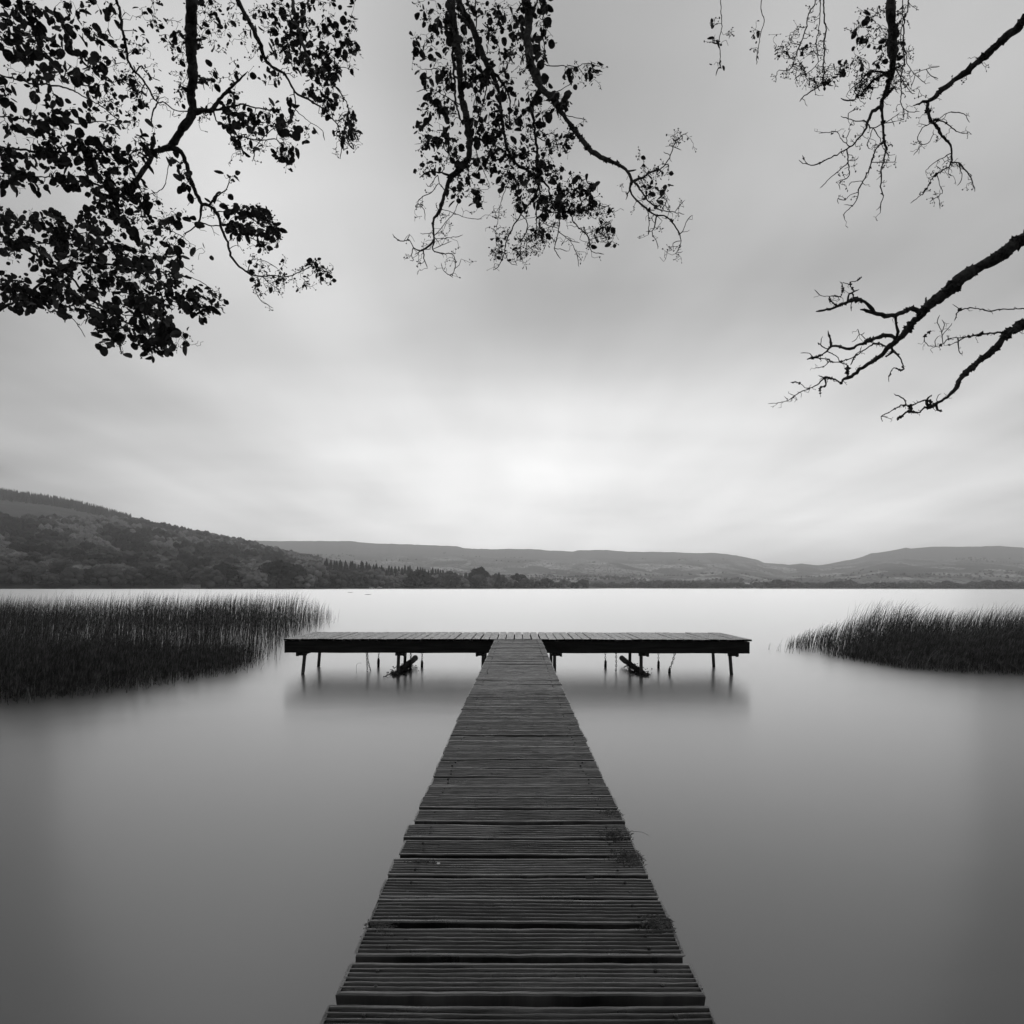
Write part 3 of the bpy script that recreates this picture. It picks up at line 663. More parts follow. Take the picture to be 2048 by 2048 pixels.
# ---- chains under the head
def chain(px, row0, row1, y, label, lean=0.0, curve=0.0, thick=.0045, shackle=False):
    z0 = FB - .2; z1 = CAMZ + (CY - row1) / F * y; x = (px - CX) / F * y; n = max(3, int((z0 - z1) / .038)); b = MB()
    root = empty('chain', (x, y, z0)); a = np.arange(11) * 2 * math.pi / 10
    for i in range(n + 1):
        t = i / n; c = np.array([lean * t + curve * math.sin(t * 3.14), 0, -(z0 - z1) * t - .015])
        cs, sn = (1, 0) if i % 2 else (.25, .97)
        P = np.stack([np.cos(a) * .013 * cs, np.cos(a) * .013 * sn, np.sin(a) * .024], 1) + c + rng.uniform(-.002, .002, 3)
        b.tube(P, thick, 5, cap=False)
    b.build('links', M_chain, root)
    if shackle:
        e = np.array([lean, 0, -(z0 - z1) - .02]); s_ = MB(); s_.tube([e + [0, 0, .04], e + [.004, 0, 0], e + [.002, 0, -.07], e + [0, 0, -.30]], [.010, .024, .026, .016], 8); s_.build('weight', M_chain, root, True)
    tag(root, label, 'chain', 'chains hanging under the jetty head'); return root
chain(733, 1302, 1344, 11.6, 'leftmost slack chain under the left arm, hanging nearly straight to the water', .02)
chain(735, 1302, 1344, 11.75, 'chain crossing the leftmost one under the left arm and leaning right', .07, -.02)
chain(759, 1302, 1318, 12.3, 'short chain with a weight between the leftmost pair and the left middle legs', -.02, 0, .0045, True)
chain(821, 1302, 1322, 11.9, 'chain tied to the driftwood log under the left arm', 0, .01, .006, True)
chain(844, 1302, 1322, 12.3, 'short chain right of the log under the left arm', 0, .005, .0045, True)
chain(1211, 1302, 1321, 12.3, 'short chain nearest the walkway under the right arm', 0, 0, .0045, True)
chain(1232, 1302, 1342, 11.7, 'long doubled chain beside the log under the right arm', .0, .008, .006)
chain(1317, 1302, 1322, 12.2, 'short chain with a weight right of the right middle legs', 0, 0, .0045, True)
chain(1350, 1302, 1337, 11.5, 'thick chain slanting down to the left under the right arm', -.10, .015, .007, True)
# ---- driftwood with weed caught between the middle legs
def drift(A, B, r, spread, label, seed):
    rr = np.random.default_rng(seed); A = np.array(A, float); B = np.array(B, float); root = empty('driftwood_log', tuple((A + B) / 2)); O = (A + B) / 2
    b = MB(); t = np.linspace(0, 1, 22)[:, None]; P = A + (B - A) * t - O; P += np.stack([vnoise(t[:, 0] * 5, t[:, 0] * 0, seed, 2) * .012, 0 * t[:, 0], vnoise(t[:, 0] * 6, t[:, 0] * 0, seed + 1, 2) * .01], 1)
    b.tube(P, r * 1.0 * (1 + .35 * vnoise(t[:, 0] * 9, t[:, 0] * 0, seed + 3, 2)), 10); b.build('log', M_bark, root, True)
    w = MB()
    for i in range(230):
        tt = rr.uniform(.45, 1); c = A + (B - A) * tt - O; c = c + rr.normal(size=3) * [spread * .24, .16, .010]; c[2] = min(c[2], .10 - O[2] + .12 * (1 - tt) * rr.random()) 
        d = rr.normal(size=3) * [1, .7, .05]; d /= np.linalg.norm(d); L_ = rr.uniform(.02, .08)
        m = c + d * L_ * .5 + rr.normal(size=3) * .012; w.tube([c, m, c + d * L_ + [0, 0, -.02]], [.005, .006, .002], 4, cap=False)
    w.build('caught_weed', M_moss, root)['kind'] = 'stuff'; tag(root, label, 'driftwood')
drift((-2.06, 12.75, .13), (-2.16, 11.15, .00), .055, .36, 'driftwood log with matted weed caught between the middle legs of the left arm', 1)
drift((2.08, 12.7, .14), (2.26, 11.15, .0), .055, .30, 'driftwood log with matted weed caught between the middle legs of the right arm', 2)
b = MB(); Yr = 11.4; b.tube([P3(713, q, Yr) if k == 0 else P3(x_, q, Yr) for k, (x_, q) in enumerate([(713, 1350), (713, 1336), (713.5, 1330), (716, 1327), (723, 1326.5)])], .0022, 4); tag(b.build('bent_reed', M_reed_pale), 'single bent reed standing in the water left of the chains', 'reed')

# ---- moss and grass on the walkway
def tuft(px, row, n, sx, sy, hgt, label, seed, m=M_tuft):
    rr = np.random.default_rng(seed); Y = F * (CAMZ - DZ) / (row - CY); c = np.array([(px - CX) / F * Y, Y, DZ - .004]); b = MB()
    for i in range(n):
        p = rr.normal(size=2) * [sx * .62, sy * .62]; p[0] = min(p[0], .405 - c[0] + .012) if c[0] > 0 else max(p[0], -.405 - c[0] - .006); a = rr.uniform(0, 6.28); l = rr.uniform(.4, 1.2) * hgt * .62; d = np.array([math.cos(a) * rr.uniform(.3, 1.6), math.sin(a) * rr.uniform(.3, 1.2), 1]); d /= np.linalg.norm(d)
        q = np.array([p[0], p[1], 0]); b.tube([q, q + d * l * .6, q + d * l + [math.cos(a) * l * .4, 0, -l * .15]], [.0013, .0011, .0004], 3, cap=False)
    o = b.build('moss_clump', m); o.location = c; tag(o, label, 'moss')
tuft(1222, 1625, 260, .035, .05, .018, 'grassy moss clump overhanging the right edge of the walkway, farthest of the right-hand clumps', 3)
tuft(1232, 1668, 300, .045, .05, .020, 'moss clump with a stray grass blade on the right edge of the walkway', 4)
tuft(1258, 1715, 420, .045, .045, .020, 'thick moss clump beside the wide board gap on the right edge', 5)
tuft(1316, 1845, 420, .04, .03, .015, 'nearest moss clump, low and frayed, at the right edge of the walkway', 6)
tuft(845, 1664, 260, .04, .02, .010, 'thin moss along a board gap at the left edge of the walkway', 7)
tuft(845, 1722, 200, .03, .012, .009, 'small pale moss streak near the left edge of the walkway', 8)
tuft(760, 1850, 300, .03, .03, .012, 'dark moss on the broken board corner at the near left edge', 9)
b = MB(); g0 = P3(1240, 1668, 2.34); b.tube([g0, g0 + [.04, .0, .012], g0 + [.085, .01, .004], g0 + [.11, .01, -.008]], [.0012, .001, .0008, .0004], 4); tag(b.build('grass_blade', M_reed_pale), 'single grass blade sticking out over the water from the right edge', 'grass')
b = MB(); V, Fc = ICO1; b.add(V * [.007, .006, .003] + P3(878, 1735, 2.08) * [1, 1, 0] + [0, 0, DZ + .004], Fc.tolist()); tag(b.build('pebble', M_white), 'tiny pale pebble lying on the walkway near its left edge', 'pebble')
b = MB(); b.box((0, 0, 0), (.026, .02, .03)); o = b.build('wood_block', M_fascia); o.location = ((1180 - CX) / F * 1.99, 1.992, DZ - .014); tag(o, 'small dark wood block wedged in a wide board gap', 'block')

# ================================================================== REEDS
def reeds(name, poly, n, hfun, lean, label, seed, m, rad=.0032, droop=.25, bent=.04):
    rr = np.random.default_rng(seed); poly = np.array(poly, float); x0, y0 = poly.min(0); x1, y1 = poly.max(0)
    pts = np.zeros((0, 2))
    def inside(p):
        c = np.zeros(len(p), bool); j = len(poly) - 1
        for i in range(len(poly)):
            a, b_ = poly[i], poly[j]; k = ((a[1] > p[:, 1]) != (b_[1] > p[:, 1])) & (p[:, 0] < (b_[0] - a[0]) * (p[:, 1] - a[1]) / (b_[1] - a[1] + 1e-12) + a[0]); c ^= k; j = i
        return c
    while len(pts) < n:
        p = rr.uniform((x0, y0), (x1, y1), (n * 2, 2)); p = p[inside(p)]; dn = vnoise(p[:, 0] * 1.1, p[:, 1] * 1.1, seed, 3); p = p[rr.uniform(-.5, .5, len(p)) < dn + .22]; p = p + rr.normal(size=p.shape) * (.22 if poly[0][0] < 0 else .12); pts = np.concatenate([pts, p])
    pts = pts[:n]; h = hfun(pts[:, 0], pts[:, 1]) * rr.uniform(.55, 1.10, n) * (1 + (.50 if poly[0][0] < 0 else .28) * vnoise(pts[:, 0] * .8, pts[:, 1] * .35, seed + 2, 3))
    ang = rr.normal(0, .5, n) + lean[1]; ln = np.abs(rr.normal(lean[0], .10, n)) * h
    br = rr.random(n) < bent; ln = np.where(br, h * rr.uniform(.5, 1.2, n), ln); h = np.where(br, h * .55, h); ang = np.where(br, rr.uniform(0, 6.28, n), ang)
    ts = np.array([0, .3, .6, .82, 1.0]); K = len(ts); C = []
    for t in ts:
        C.append(np.stack([pts[:, 0] + np.cos(ang) * ln * t ** 2, pts[:, 1] + np.sin(ang) * ln * t ** 2, -.05 + (h + .05) * (t - droop * .35 * t ** 4)], 1))
    C = np.stack(C, 1); r = rad * rr.uniform(.7, 1.4, n)[:, None] * np.array([1, .95, .8, .5, .12])[None, :]
    # widen with distance a little is not needed: real size everywhere
    a0 = rr.uniform(0, 6.28, n); V = []
    for j in range(3):
        a = a0 + j * 2.094; V.append(C + r[:, :, None] * np.stack([np.cos(a), np.sin(a), 0 * a], 1)[:, None, :])
    V = np.stack(V, 2).reshape(-1, 3)       # n, K, 3
    base = np.arange(n)[:, None, None] * K * 3; k = np.arange(K - 1)[None, :, None] * 3; j = np.arange(3)[None, None, :]; j2 = (j + 1) % 3
    q = np.stack([base + k + j, base + k + j2, base + k + 3 + j2, base + k + 3 + j], -1).reshape(-1, 4)
    o = fast_mesh(name, V, q, m, smooth=True); tag(o, label, 'reeds', kind='stuff'); return o
LP = [(-5.6, 9.9), (-6.1, 9.2), (-6.7, 8.5), (-14, 8.2), (-30, 12), (-38, 31), (-9.2, 31), (-8.1, 27), (-7.3, 22), (-6.2, 16.5), (-5.5, 13.0), (-5.15, 11.2)]
def lh(x, y):
    e = np.clip((-x - np.interp(y, [8, 11, 13, 16, 22, 31], [6.2, 5.0, 5.4, 6.0, 7.0, 8.6])) / 1.2, 0, 1)
    return np.interp(y, [8, 10, 14, 20, 30], [1.12, 1.20, 1.22, 1.25, 1.2]) * (.62 + .38 * e)
reeds('reed_bed', LP, 30000, lh, (.10, 0.2), 'dense dark reed bed growing out of the water left of the jetty', 1, M_reed)
reeds('reed_thicket', [(-5.35, 11.6), (-5.75, 10.0), (-6.2, 9.3), (-6.8, 8.6), (-13, 8.3), (-16, 12.5), (-8, 13.5), (-5.9, 14.5), (-5.5, 13)], 17000, lambda x, y: lh(x, y) * .66, (.12, .2), 'low tangled reed growth filling the foot of the left reed bed', 11, M_reed, .0036, .3, .25)
reeds('reed_litter', [(-5.7, 10.0), (-6.2, 9.3), (-7, 8.45), (-12, 8.2), (-12, 9.6), (-7.5, 10.2)], 520, lambda x, y: 0 * x + .55, (.5, 0), 'pale broken reed stems along the front of the left reed bed', 2, M_reed_pale, .003, .3, .8)
RP = [(7.0, 15.3), (6.85, 15.9), (7.15, 16.8), (8.2, 18), (12, 20), (22, 21), (20, 12.0), (9.3, 11.3), (8.2, 11.5), (7.5, 12.1), (7.2, 13.2)]
def rh(x, y):
    d = np.clip((x - np.interp(y, [11, 12, 13, 15, 16, 18], [8.4, 7.5, 7.1, 6.9, 6.8, 8.0])) / 1.9, 0, 1)
    return .34 + .78 * d ** .8
reeds('reed_thicket', [(7.2, 14.6), (7.3, 13.2), (7.5, 12.2), (8.25, 11.6), (9.3, 11.4), (13, 11.8), (13, 14.5), (8, 15)], 10000, lambda x, y: rh(x, y) * .66, (.30, .0), 'low tangled reed growth filling the foot of the right reed bed', 12, M_reed, .0036, .3, .12)
reeds('reed_bed', RP, 15000, rh, (.30, 0.0), 'dark windswept reed bed leaning right at the right edge of the lake view', 3, M_reed)
reeds('reed_litter', [(7.2, 12.6), (8.0, 11.5), (11, 11.3), (11, 12.3), (8.4, 12.6)], 130, lambda x, y: 0 * x + .5, (.5, 0), 'pale broken reed stems low along the front of the right reed bed', 4, M_reed_pale, .003, .3, .8)
reeds('reed_sprouts', [(6.2, 15.2), (6.7, 14.9), (6.75, 16), (6.3, 16)], 14, lambda x, y: 0 * x + .22, (.3, 0), 'few short reed sprouts off the tip of the right reed bed', 5, M_reed)
# ================================================================== NEAR TREES over the water
class Tree:
    def __init__(s, name, trunk, label, depth, zoom, tops):
        s.ox, s.oy, s.sc = zoom; s.depth = depth; s.trunk = np.array([trunk[0], trunk[1], 0.]); s.tops = tops
        s.root = empty(name, (trunk[0], trunk[1], 0)); tag(s.root, label, 'tree'); s.O = np.array([trunk[0], trunk[1], 0.])
        s.limb = MB(); s.twig = MB(); s.moss = MB(); s.lv = []; s.lf = []; s.ln = 0; s.cone = MB()
        s.N2 = np.zeros((0, 2)); s.ND = np.zeros(0); s.NW = np.zeros(0); s.r = np.random.default_rng(int(abs(trunk[0]) * 100) + int(zoom[0]))
    def px(s, p): return np.array([s.ox + p[0] / s.sc, s.oy + p[1] / s.sc])
    def w3(s, p2, d): p2 = np.atleast_2d(p2); d = np.atleast_1d(d); return np.stack([(p2[:, 0] - CX) / F * d, d, CAMZ + (CY - p2[:, 1]) / F * d], 1)
    def nearest(s, p): d = ((s.N2 - p) ** 2).sum(1); i = int(d.argmin()); return i, math.sqrt(d[i])
    def b(s, *pts, root=False, drift=None, moss=0.0):
        r = s.r; P = np.array([s.px(q) for q in pts]); W = [q[2] / s.sc if len(q) > 2 else None for q in pts]
        if W[0] is None and len(s.N2) and not root:
            i, dd = s.nearest(P[0]); P[0] = s.N2[i] if dd < 25 else P[0]; d0 = s.ND[i]; W[0] = min(s.NW[i], (W[1] or 3) * 1.5)
        elif len(s.N2) and not root: i, dd = s.nearest(P[0]); d0 = s.ND[i] + r.normal() * .1
        else: d0 = s.depth + r.normal() * .35
        for i in range(len(W)):
            if W[i] is None: W[i] = W[i - 1] * .85
        W = np.array(W, float)
        n0 = 0
        if root:      # carry on out of the picture
            d = P[0] - P[1]; d /= np.linalg.norm(d); q = P[0].copy(); w = W[0]; ex = []
            while -40 < q[0] < 2088 and q[1] > -40: q = q + d * 22 + r.normal(size=2) * 3; ex.append(q.copy())
            if ex: P = np.concatenate([np.array(ex[::-1]), P]); W = np.concatenate([np.full(len(ex), w), W])
        seg = np.linalg.norm(np.diff(P, axis=0), axis=1); cum = np.concatenate([[0], np.cumsum(seg)]); step = 5.0 if W.max() < 6 else 7.0
        t = np.linspace(0, cum[-1], max(3, int(cum[-1] / step) + 1)); idx = np.clip(np.searchsorted(cum, t, 'right') - 1, 0, len(P) - 2); u = ((t - cum[idx]) / (seg[idx] + 1e-9))[:, None]
        Pe = np.concatenate([[2 * P[0] - P[1]], P, [2 * P[-1] - P[-2]]]); a, b_, c, d_ = Pe[idx], Pe[idx + 1], Pe[idx + 2], Pe[idx + 3]
        Q = .5 * (2 * b_ + (c - a) * u + (2 * a - 5 * b_ + 4 * c - d_) * u ** 2 + (3 * b_ - a - 3 * c + d_) * u ** 3)
        w = np.interp(t, cum, W); Q[1:-1] += r.normal(size=(len(Q) - 2, 2)) * np.minimum(.9, .10 * w[1:-1] + .45)[:, None]
        sl = r.normal() * .0016 if drift is None else drift
        D = d0 + sl * t + .12 * vnoise(t / 60, t * 0, int(r.integers(99)), 2) - .12 * float(vnoise(np.array([0.]), np.array([0.]), 5, 1)[0]) * 0; D = D - D[0] + d0 if not root else D
        X = s.w3(Q, D); rad = np.maximum(w * 1.06, 1.5) / 2 * D / F * (1 + r.uniform(-.10, .14, len(w)) + (.35 if moss > .2 else .12) * vnoise(t / 16, t * 0, int(r.integers(99)), 2)); rad[-1] *= .5
        (s.limb if w.max() > 5.2 else s.twig).tube(X - s.O, rad, 9 if w.max() > 8 else (7 if w.max() > 4 else 4))
        if moss > 0:
            clump = np.clip(vnoise(t / 11, t * 0, int(r.integers(99)), 2) * 2.6 + .55, .15, 1.6)
            for k in range(1, len(X)):
                nsp = r.poisson(moss * max(w[k], 2.0) * 2.6)
                for _ in range(nsp):
                    dv = r.normal(size=3); dv /= np.linalg.norm(dv); c0 = X[k] + (X[k - 1] - X[k]) * r.random() + dv * rad[k] * .8 - s.O; l = (r.uniform(.004, .012) + rad[k] * r.uniform(0, .38)) * clump[k]
                    e = np.cross(dv, r.normal(size=3)); e /= np.linalg.norm(e); g = np.cross(dv, e); q = l * r.uniform(.6, 1.0)
                    s.moss.add([c0 + e * q, c0 - e * q * .5 + g * q * .8, c0 - e * q * .5 - g * q * .8, c0 + dv * l], [(0, 1, 3), (1, 2, 3), (2, 0, 3)])
        s.N2 = np.concatenate([s.N2, Q]); s.ND = np.concatenate([s.ND, D]); s.NW = np.concatenate([s.NW, w])
        if root:
            p0 = X[0]; dr = X[0] - X[2]; dr /= np.linalg.norm(dr) + 1e-9; e = s.trunk + np.array([0, 0, min(max(s.tops[0], p0[2] * .55), s.tops[1])]); L_ = np.linalg.norm(e - p0)
            c1 = p0 + dr * L_ * .35; c2 = e + np.array([0, 0, .12 * L_]) + (p0 - e) * .25 * np.array([1, .2, .6]); tt = np.linspace(0, 1, 26)[:, None]
            Bz = (1 - tt) ** 3 * p0 + 3 * (1 - tt) ** 2 * tt * c1 + 3 * (1 - tt) * tt ** 2 * c2 + tt ** 3 * e
            s.limb.tube(Bz - s.O, np.interp(tt[:, 0], [0, 1], [rad[0], max(.05, rad[0] * 1.8)]) * (1 + r.uniform(-.06, .06, 26)), 8)
            s.bez = getattr(s, 'bez', []) + [(Bz, rad[0])]
        return X
    def twig3(s, p, q, dp, dq, w, kink=.16):
        r = s.r; d = q - p; L_ = np.linalg.norm(d) + 1e-6; nrm = np.array([-d[1], d[0]]) / L_; k = max(3, int(L_ / 7) + 2); t = np.linspace(0, 1, k)
        off = r.normal() * kink * L_ * np.sin(t * math.pi); off[1:-1] += r.normal(size=k - 2) * min(2.2, .06 * L_ + .5)
        Q = p + d * t[:, None] + nrm * off[:, None]; D = dp + (dq - dp) * t; W = np.linspace(w, w * .6, k)
        s.twig.tube(s.w3(Q, D) - s.O, np.maximum(W * 1.15, .8) / 2 * D / F, 3, cap=False)
        s.N2 = np.concatenate([s.N2, Q[1:]]); s.ND = np.concatenate([s.ND, D[1:]]); s.NW = np.concatenate([s.NW, W[1:]]); return Q, D
    def leaf(s, c, dr, nrm, size, wd=.42):
        e = dr / (np.linalg.norm(dr) + 1e-9); n = nrm - e * np.dot(nrm, e); n /= np.linalg.norm(n) + 1e-9; g = np.cross(e, n); fo = s.r.uniform(.05, .45); cu = s.r.uniform(-.15, .25)
        O = [(0, 0), (.10, .55), (.38, 1.0), (.70, .86), (.92, .42), (1.0, 0.0)]
        V = [c + e * size * a + g * size * wd * b_ + n * size * (wd * b_ * fo - cu * a * a) for a, b_ in O] + [c + e * size * a - g * size * wd * b_ + n * size * (wd * b_ * fo - cu * a * a) for a, b_ in O[1:5]]
        s.lv.append(V); k = s.ln; s.lf.append([(k, k + 1, k + 2, k + 3), (k, k + 3, k + 4, k + 5), (k, k + 5, k + 9, k + 8), (k, k + 8, k + 7, k + 6)]); s.ln += 10
    def spray(s, p, d, n, size, spread):
        size *= .66; spread *= .92; r = s.r; c = s.w3(p, d)[0] - s.O; u = d / F
        for _ in range(n):
            o = r.normal(size=3) * spread * u * np.array([1, 1.2, .9]); dr = o / (np.linalg.norm(o) + 1e-9) + np.array([0, 0, -.55]) + r.normal(size=3) * .4
            s.leaf(c + o * .55, dr, r.normal(size=3) + np.array([0, -.5, .3]), size * u * float(np.clip(r.lognormal(-.05, .5), .4, 1.8)), r.uniform(.30, .50))
    def cones(s, p, d, n, reach=9):
        r = s.r; u = d / F
        for _ in range(n):
            q = p + r.normal(size=2) * reach * .6 + [0, abs(r.normal()) * reach * .3]; Q, D = s.w3(np.array([p, q]), np.array([d, d + r.normal() * .02])), 0
            s.twig.tube(Q - s.O, .28 * u, 3, cap=False); c = Q[1] - s.O; l = r.uniform(1.3, 2.8) * u; w = l * r.uniform(.45, .7); z = r.normal(size=3); z /= np.linalg.norm(z)
            e = np.cross(z, r.normal(size=3)); e /= np.linalg.norm(e); g = np.cross(z, e)
            s.cone.add([c + z * l, c - z * l, c + e * w, c - e * w, c + g * w, c - g * w], [(0, 2, 4), (0, 4, 3), (0, 3, 5), (0, 5, 2), (1, 4, 2), (1, 3, 4), (1, 5, 3), (1, 2, 5)])
    def fill(s, poly, n, leaf=(15, 3, 7), cones=.35, w=1.7, pleaf=.9, maxd=70):
        """grow side twigs through an outline and hang leaves on them"""
        poly = np.array([s.px(q) for q in poly]); x0, y0 = poly.min(0); x1, y1 = poly.max(0); r = s.r; pts = []
        while len(pts) < n:
            p = r.uniform((x0, y0), (x1, y1)); c = False; j = len(poly) - 1
            for i in range(len(poly)):
                a, b_ = poly[i], poly[j]
                if (a[1] > p[1]) != (b_[1] > p[1]) and p[0] < (b_[0] - a[0]) * (p[1] - a[1]) / (b_[1] - a[1] + 1e-12) + a[0]: c = not c
                j = i
            if c and r.uniform(-.5, .5) < float(vnoise(np.array([p[0] / 26]), np.array([p[1] / 26]), 77, 2)[0]) * 2.2 + .25: pts.append(p)
        pts = np.array(pts); dist = np.array([s.nearest(p)[1] for p in pts])
        for p in pts[np.argsort(dist)]:
            i, dd = s.nearest(p)
            if dd > maxd: continue
            dq = s.ND[i] + r.normal() * .004 * dd + r.normal() * .05; q = p
            if dd > 2: s.twig3(s.N2[i], p, s.ND[i], dq, min(w, s.NW[i] * .8), .2)
            if r.random() < pleaf: s.spray(p, dq, max(1, int(r.poisson(leaf[1] * .84))), leaf[0], leaf[2])
            if r.random() < cones: s.cones(p, dq, int(r.integers(2, 5)))
    def twiglets(s, n, length=(14, 42), w=1.5, cones=.3, wmax=30, box=None, kids=2):
        """bare crooked side shoots along the traced branches"""
        r = s.r; N = len(s.N2); cand = [i for i in range(1, N) if s.NW[i] < wmax and (box is None or (box[0] < s.N2[i][0] < box[2] and box[1] < s.N2[i][1] < box[3]))]
        for _ in range(n):
            i = int(r.choice(cand)); a = r.uniform(0, 6.28); L_ = r.uniform(*length); dv = np.array([math.cos(a), math.sin(a) * .8 + .25]); q = s.N2[i] + dv * L_
            Q, D = s.twig3(s.N2[i], q, s.ND[i], s.ND[i] + r.normal() * .08, min(w, s.NW[i] * .7), .28)
            for _k in range(int(r.integers(0, kids + 1))):
                j = int(r.integers(1, len(Q))); a2 = a + r.uniform(.5, 1.3) * r.choice((-1, 1)); s.twig3(Q[j], Q[j] + np.array([math.cos(a2), math.sin(a2)]) * L_ * r.uniform(.2, .5), D[j], D[j] + r.normal() * .04, w * .6, .25)
            if r.random() < cones: s.cones(Q[-1], D[-1], int(r.integers(2, 5)), 7)
    def canopy(s, n, c, rad, leafs=.075):
        """unseen rest of the crown above and behind the viewer, added for shade"""
        r = s.r; c = np.array(c, float); k = 0
        for Bz, r0 in getattr(s, 'bez', []):
            for _ in range(5):
                i = int(r.integers(3, 20)); p = Bz[i]; q = c + r.normal(size=3) * np.array(rad) * .6; q[2] = max(q[2], 4.6); m = (p + q) / 2 + r.normal(size=3) * .25; t = np.linspace(0, 1, 12)[:, None]
                X = (1 - t) ** 2 * p + 2 * t * (1 - t) * m + t * t * q
                if np.all(s.hid(X)): s.limb.tube(X - s.O, np.linspace(.03, .006, 12), 5)
        for Bz, r0 in getattr(s, 'bez', []):
            for i in range(1, 22):
                for _ in range(34 if n > 2500 else 0):
                    p = Bz[i] + r.normal(size=3) * (.10 + .012 * i) * np.array([1, 1, 1.5]) + [0, 0, -.12]
                    if p[1] > .4:
                        u_, v_ = CX + F * p[0] / p[1], CY - F * (p[2] - CAMZ) / p[1]
                        if -22 < u_ < 2070 and v_ > -22: continue
                    s.leaf(p - s.O, r.normal(size=3) + np.array([0, 0, -.4]), r.normal(size=3), leafs * .75 * r.uniform(.5, 1.2), .42)
        while k < n:  # leaf clusters out of view, added to shade the near boards
            cc = c + r.normal(size=3) * np.array(rad) * .55
            for _ in range(9):
                p = cc + r.normal(size=3) * .16
                if p[2] > 3.9 and s.hid(p[None])[0]: s.leaf(p - s.O, r.normal(size=3) + np.array([0, 0, -.4]), r.normal(size=3), leafs * r.uniform(.6, 1.3), .42)
                k += 1
    @staticmethod
    def hid(X):
        el = (X[:, 2] - CAMZ) / np.maximum(X[:, 1], .01); az = np.abs(X[:, 0]) / np.maximum(X[:, 1], .01)
        return (X[:, 1] < .3) | (el > 1.12) | (az > 1.25)
    def trunkmesh(s, lean=(0, 0), r0=.22, h=7.5, forks=3):
        r = s.r; b = MB(); t = np.linspace(0, 1, 20); P = np.stack([lean[0] * t ** 1.4 + .06 * np.sin(t * 9), lean[1] * t ** 1.4 + .05 * np.cos(t * 7), -.5 + t * (h + .5)], 1)
        b.tube(P, r0 * (1.25 * np.exp(-t * 8) + 1 - .55 * t) * (1 + r.uniform(-.05, .05, 20)), 14); b.build('trunk', M_bark, s.root, True)
    def finish(s, leafmat=None):
        s.limb.build('limbs', M_bark, s.root, True); s.twig.build('twigs', M_bark, s.root)
        if s.lv:
            V = np.array(s.lv).reshape(-1, 3); fast_mesh('leaves', V, np.array(s.lf).reshape(-1, 4), leafmat or M_leaf, s.root)
        if s.cone.n: s.cone.build('cones', M_cone, s.root)
        if s.moss.n: s.moss.build('moss', M_moss, s.root)

# ---------------------------------------------------------------- A: leafy boughs at the left
A = Tree('alder_tree', (-6.8, 1.0), 'leafy alder whose dense dark boughs hang in from the left over the lake', 4.2, (120, 120, 3.22), (3.0, 6.2))
b = A.b
b((840, -60, 66), (845, 20, 64), (850, 130, 52), (835, 230, 48), (850, 330, 46), (800, 420, 44), (740, 510, 40), (710, 565, 38), root=True)
b((710, 565), (650, 580, 28), (600, 600, 26), (560, 680, 26), (490, 770, 25), (430, 850, 22), (370, 880, 16), (280, 870, 13), (200, 850, 10))
b((710, 565), (765, 590, 26), (800, 660, 24), (835, 760, 23), (870, 860, 21), (905, 925, 22), (960, 945, 20), (1005, 990, 17), (1035, 1080, 15), (1075, 1180, 14), (1090, 1240, 13), (1130, 1310, 12), (1190, 1360, 11), (1260, 1395, 8), (1350, 1390, 7), (1450, 1400, 6), (1540, 1370, 5), (1620, 1330, 5), (1700, 1360, 4), (1745, 1380, 3))
b((850, 330), (900, 330, 28), (970, 325, 24), (1010, 270, 20), (1070, 205, 17), (1140, 140, 12), (1200, 80, 8))
b((970, 325), (1060, 310, 10), (1150, 290, 10), (1260, 310, 8), (1370, 330, 7))
b((975, 335), (1000, 390, 8), (1050, 430, 8), (1100, 470, 7), (1180, 500, 7), (1280, 520, 6), (1400, 520, 5), (1460, 640, 4))
b((420, -60, 16), (440, 30, 14), (480, 80, 12), (550, 160, 11), (600, 250, 10), (620, 280, 9), (590, 350, 8), (580, 420, 5), root=True)
b((620, 275), (670, 280, 7), (720, 320, 7), (790, 335, 7), (835, 330, 7)); b((480, 80), (520, 40, 6), (560, 100, 5), (640, 140, 4)); b((550, 160), (500, 220, 5), (430, 200, 4))
b((1290, -80, 24), (1330, 20, 18), (1450, 100, 14), (1500, 200, 12), (1600, 260, 10), (1700, 330, 8), (1790, 440, 6), (1810, 560, 5), (1800, 640, 3), root=True)
b((1500, 200), (1510, 320, 6), (1470, 400, 5), (1440, 500, 4), (1430, 620, 4)); b((1510, 320), (1600, 400, 4), (1680, 450, 3), (1700, 520, 2)); b((1470, 400), (1350, 460, 4), (1220, 600, 3))
b((1570, -70, 20), (1600, 60, 14), (1700, 100, 9), (1790, 200, 7), (1850, 300, 5), (1880, 450, 4), root=True); b((1700, 100), (1780, 50, 5), (1860, 60, 3), (1890, 110, 2))
b((-60, 1400, 14), (20, 1350, 13), (150, 1310, 13), (300, 1320, 13), (450, 1350, 12), (560, 1400, 12), (620, 1470, 9), (660, 1540, 6), root=True)
b((-60, 1320, 14), (20, 1360, 13), (100, 1440, 12), (170, 1530, 11), (280, 1600, 10), (400, 1680, 9), (500, 1740, 7), (600, 1850, 5), root=True)
b((-60, 1530, 11), (20, 1540, 10), (150, 1570, 10), (300, 1620, 8), (450, 1650, 7), (600, 1640, 6), root=True)
b((280, 870), (300, 960, 8), (340, 1030, 6)); b((490, 790), (520, 850, 7), (515, 980, 6), (560, 1050, 5), (700, 1100, 5), (800, 1150, 5))
b((905, 930), (900, 1000, 12), (890, 1050, 10), (850, 1090, 7), (790, 1130, 6)); b((890, 1050), (960, 1070, 7), (1060, 1070, 6), (1150, 1110, 5), (1250, 1160, 5), (1340, 1180, 4))
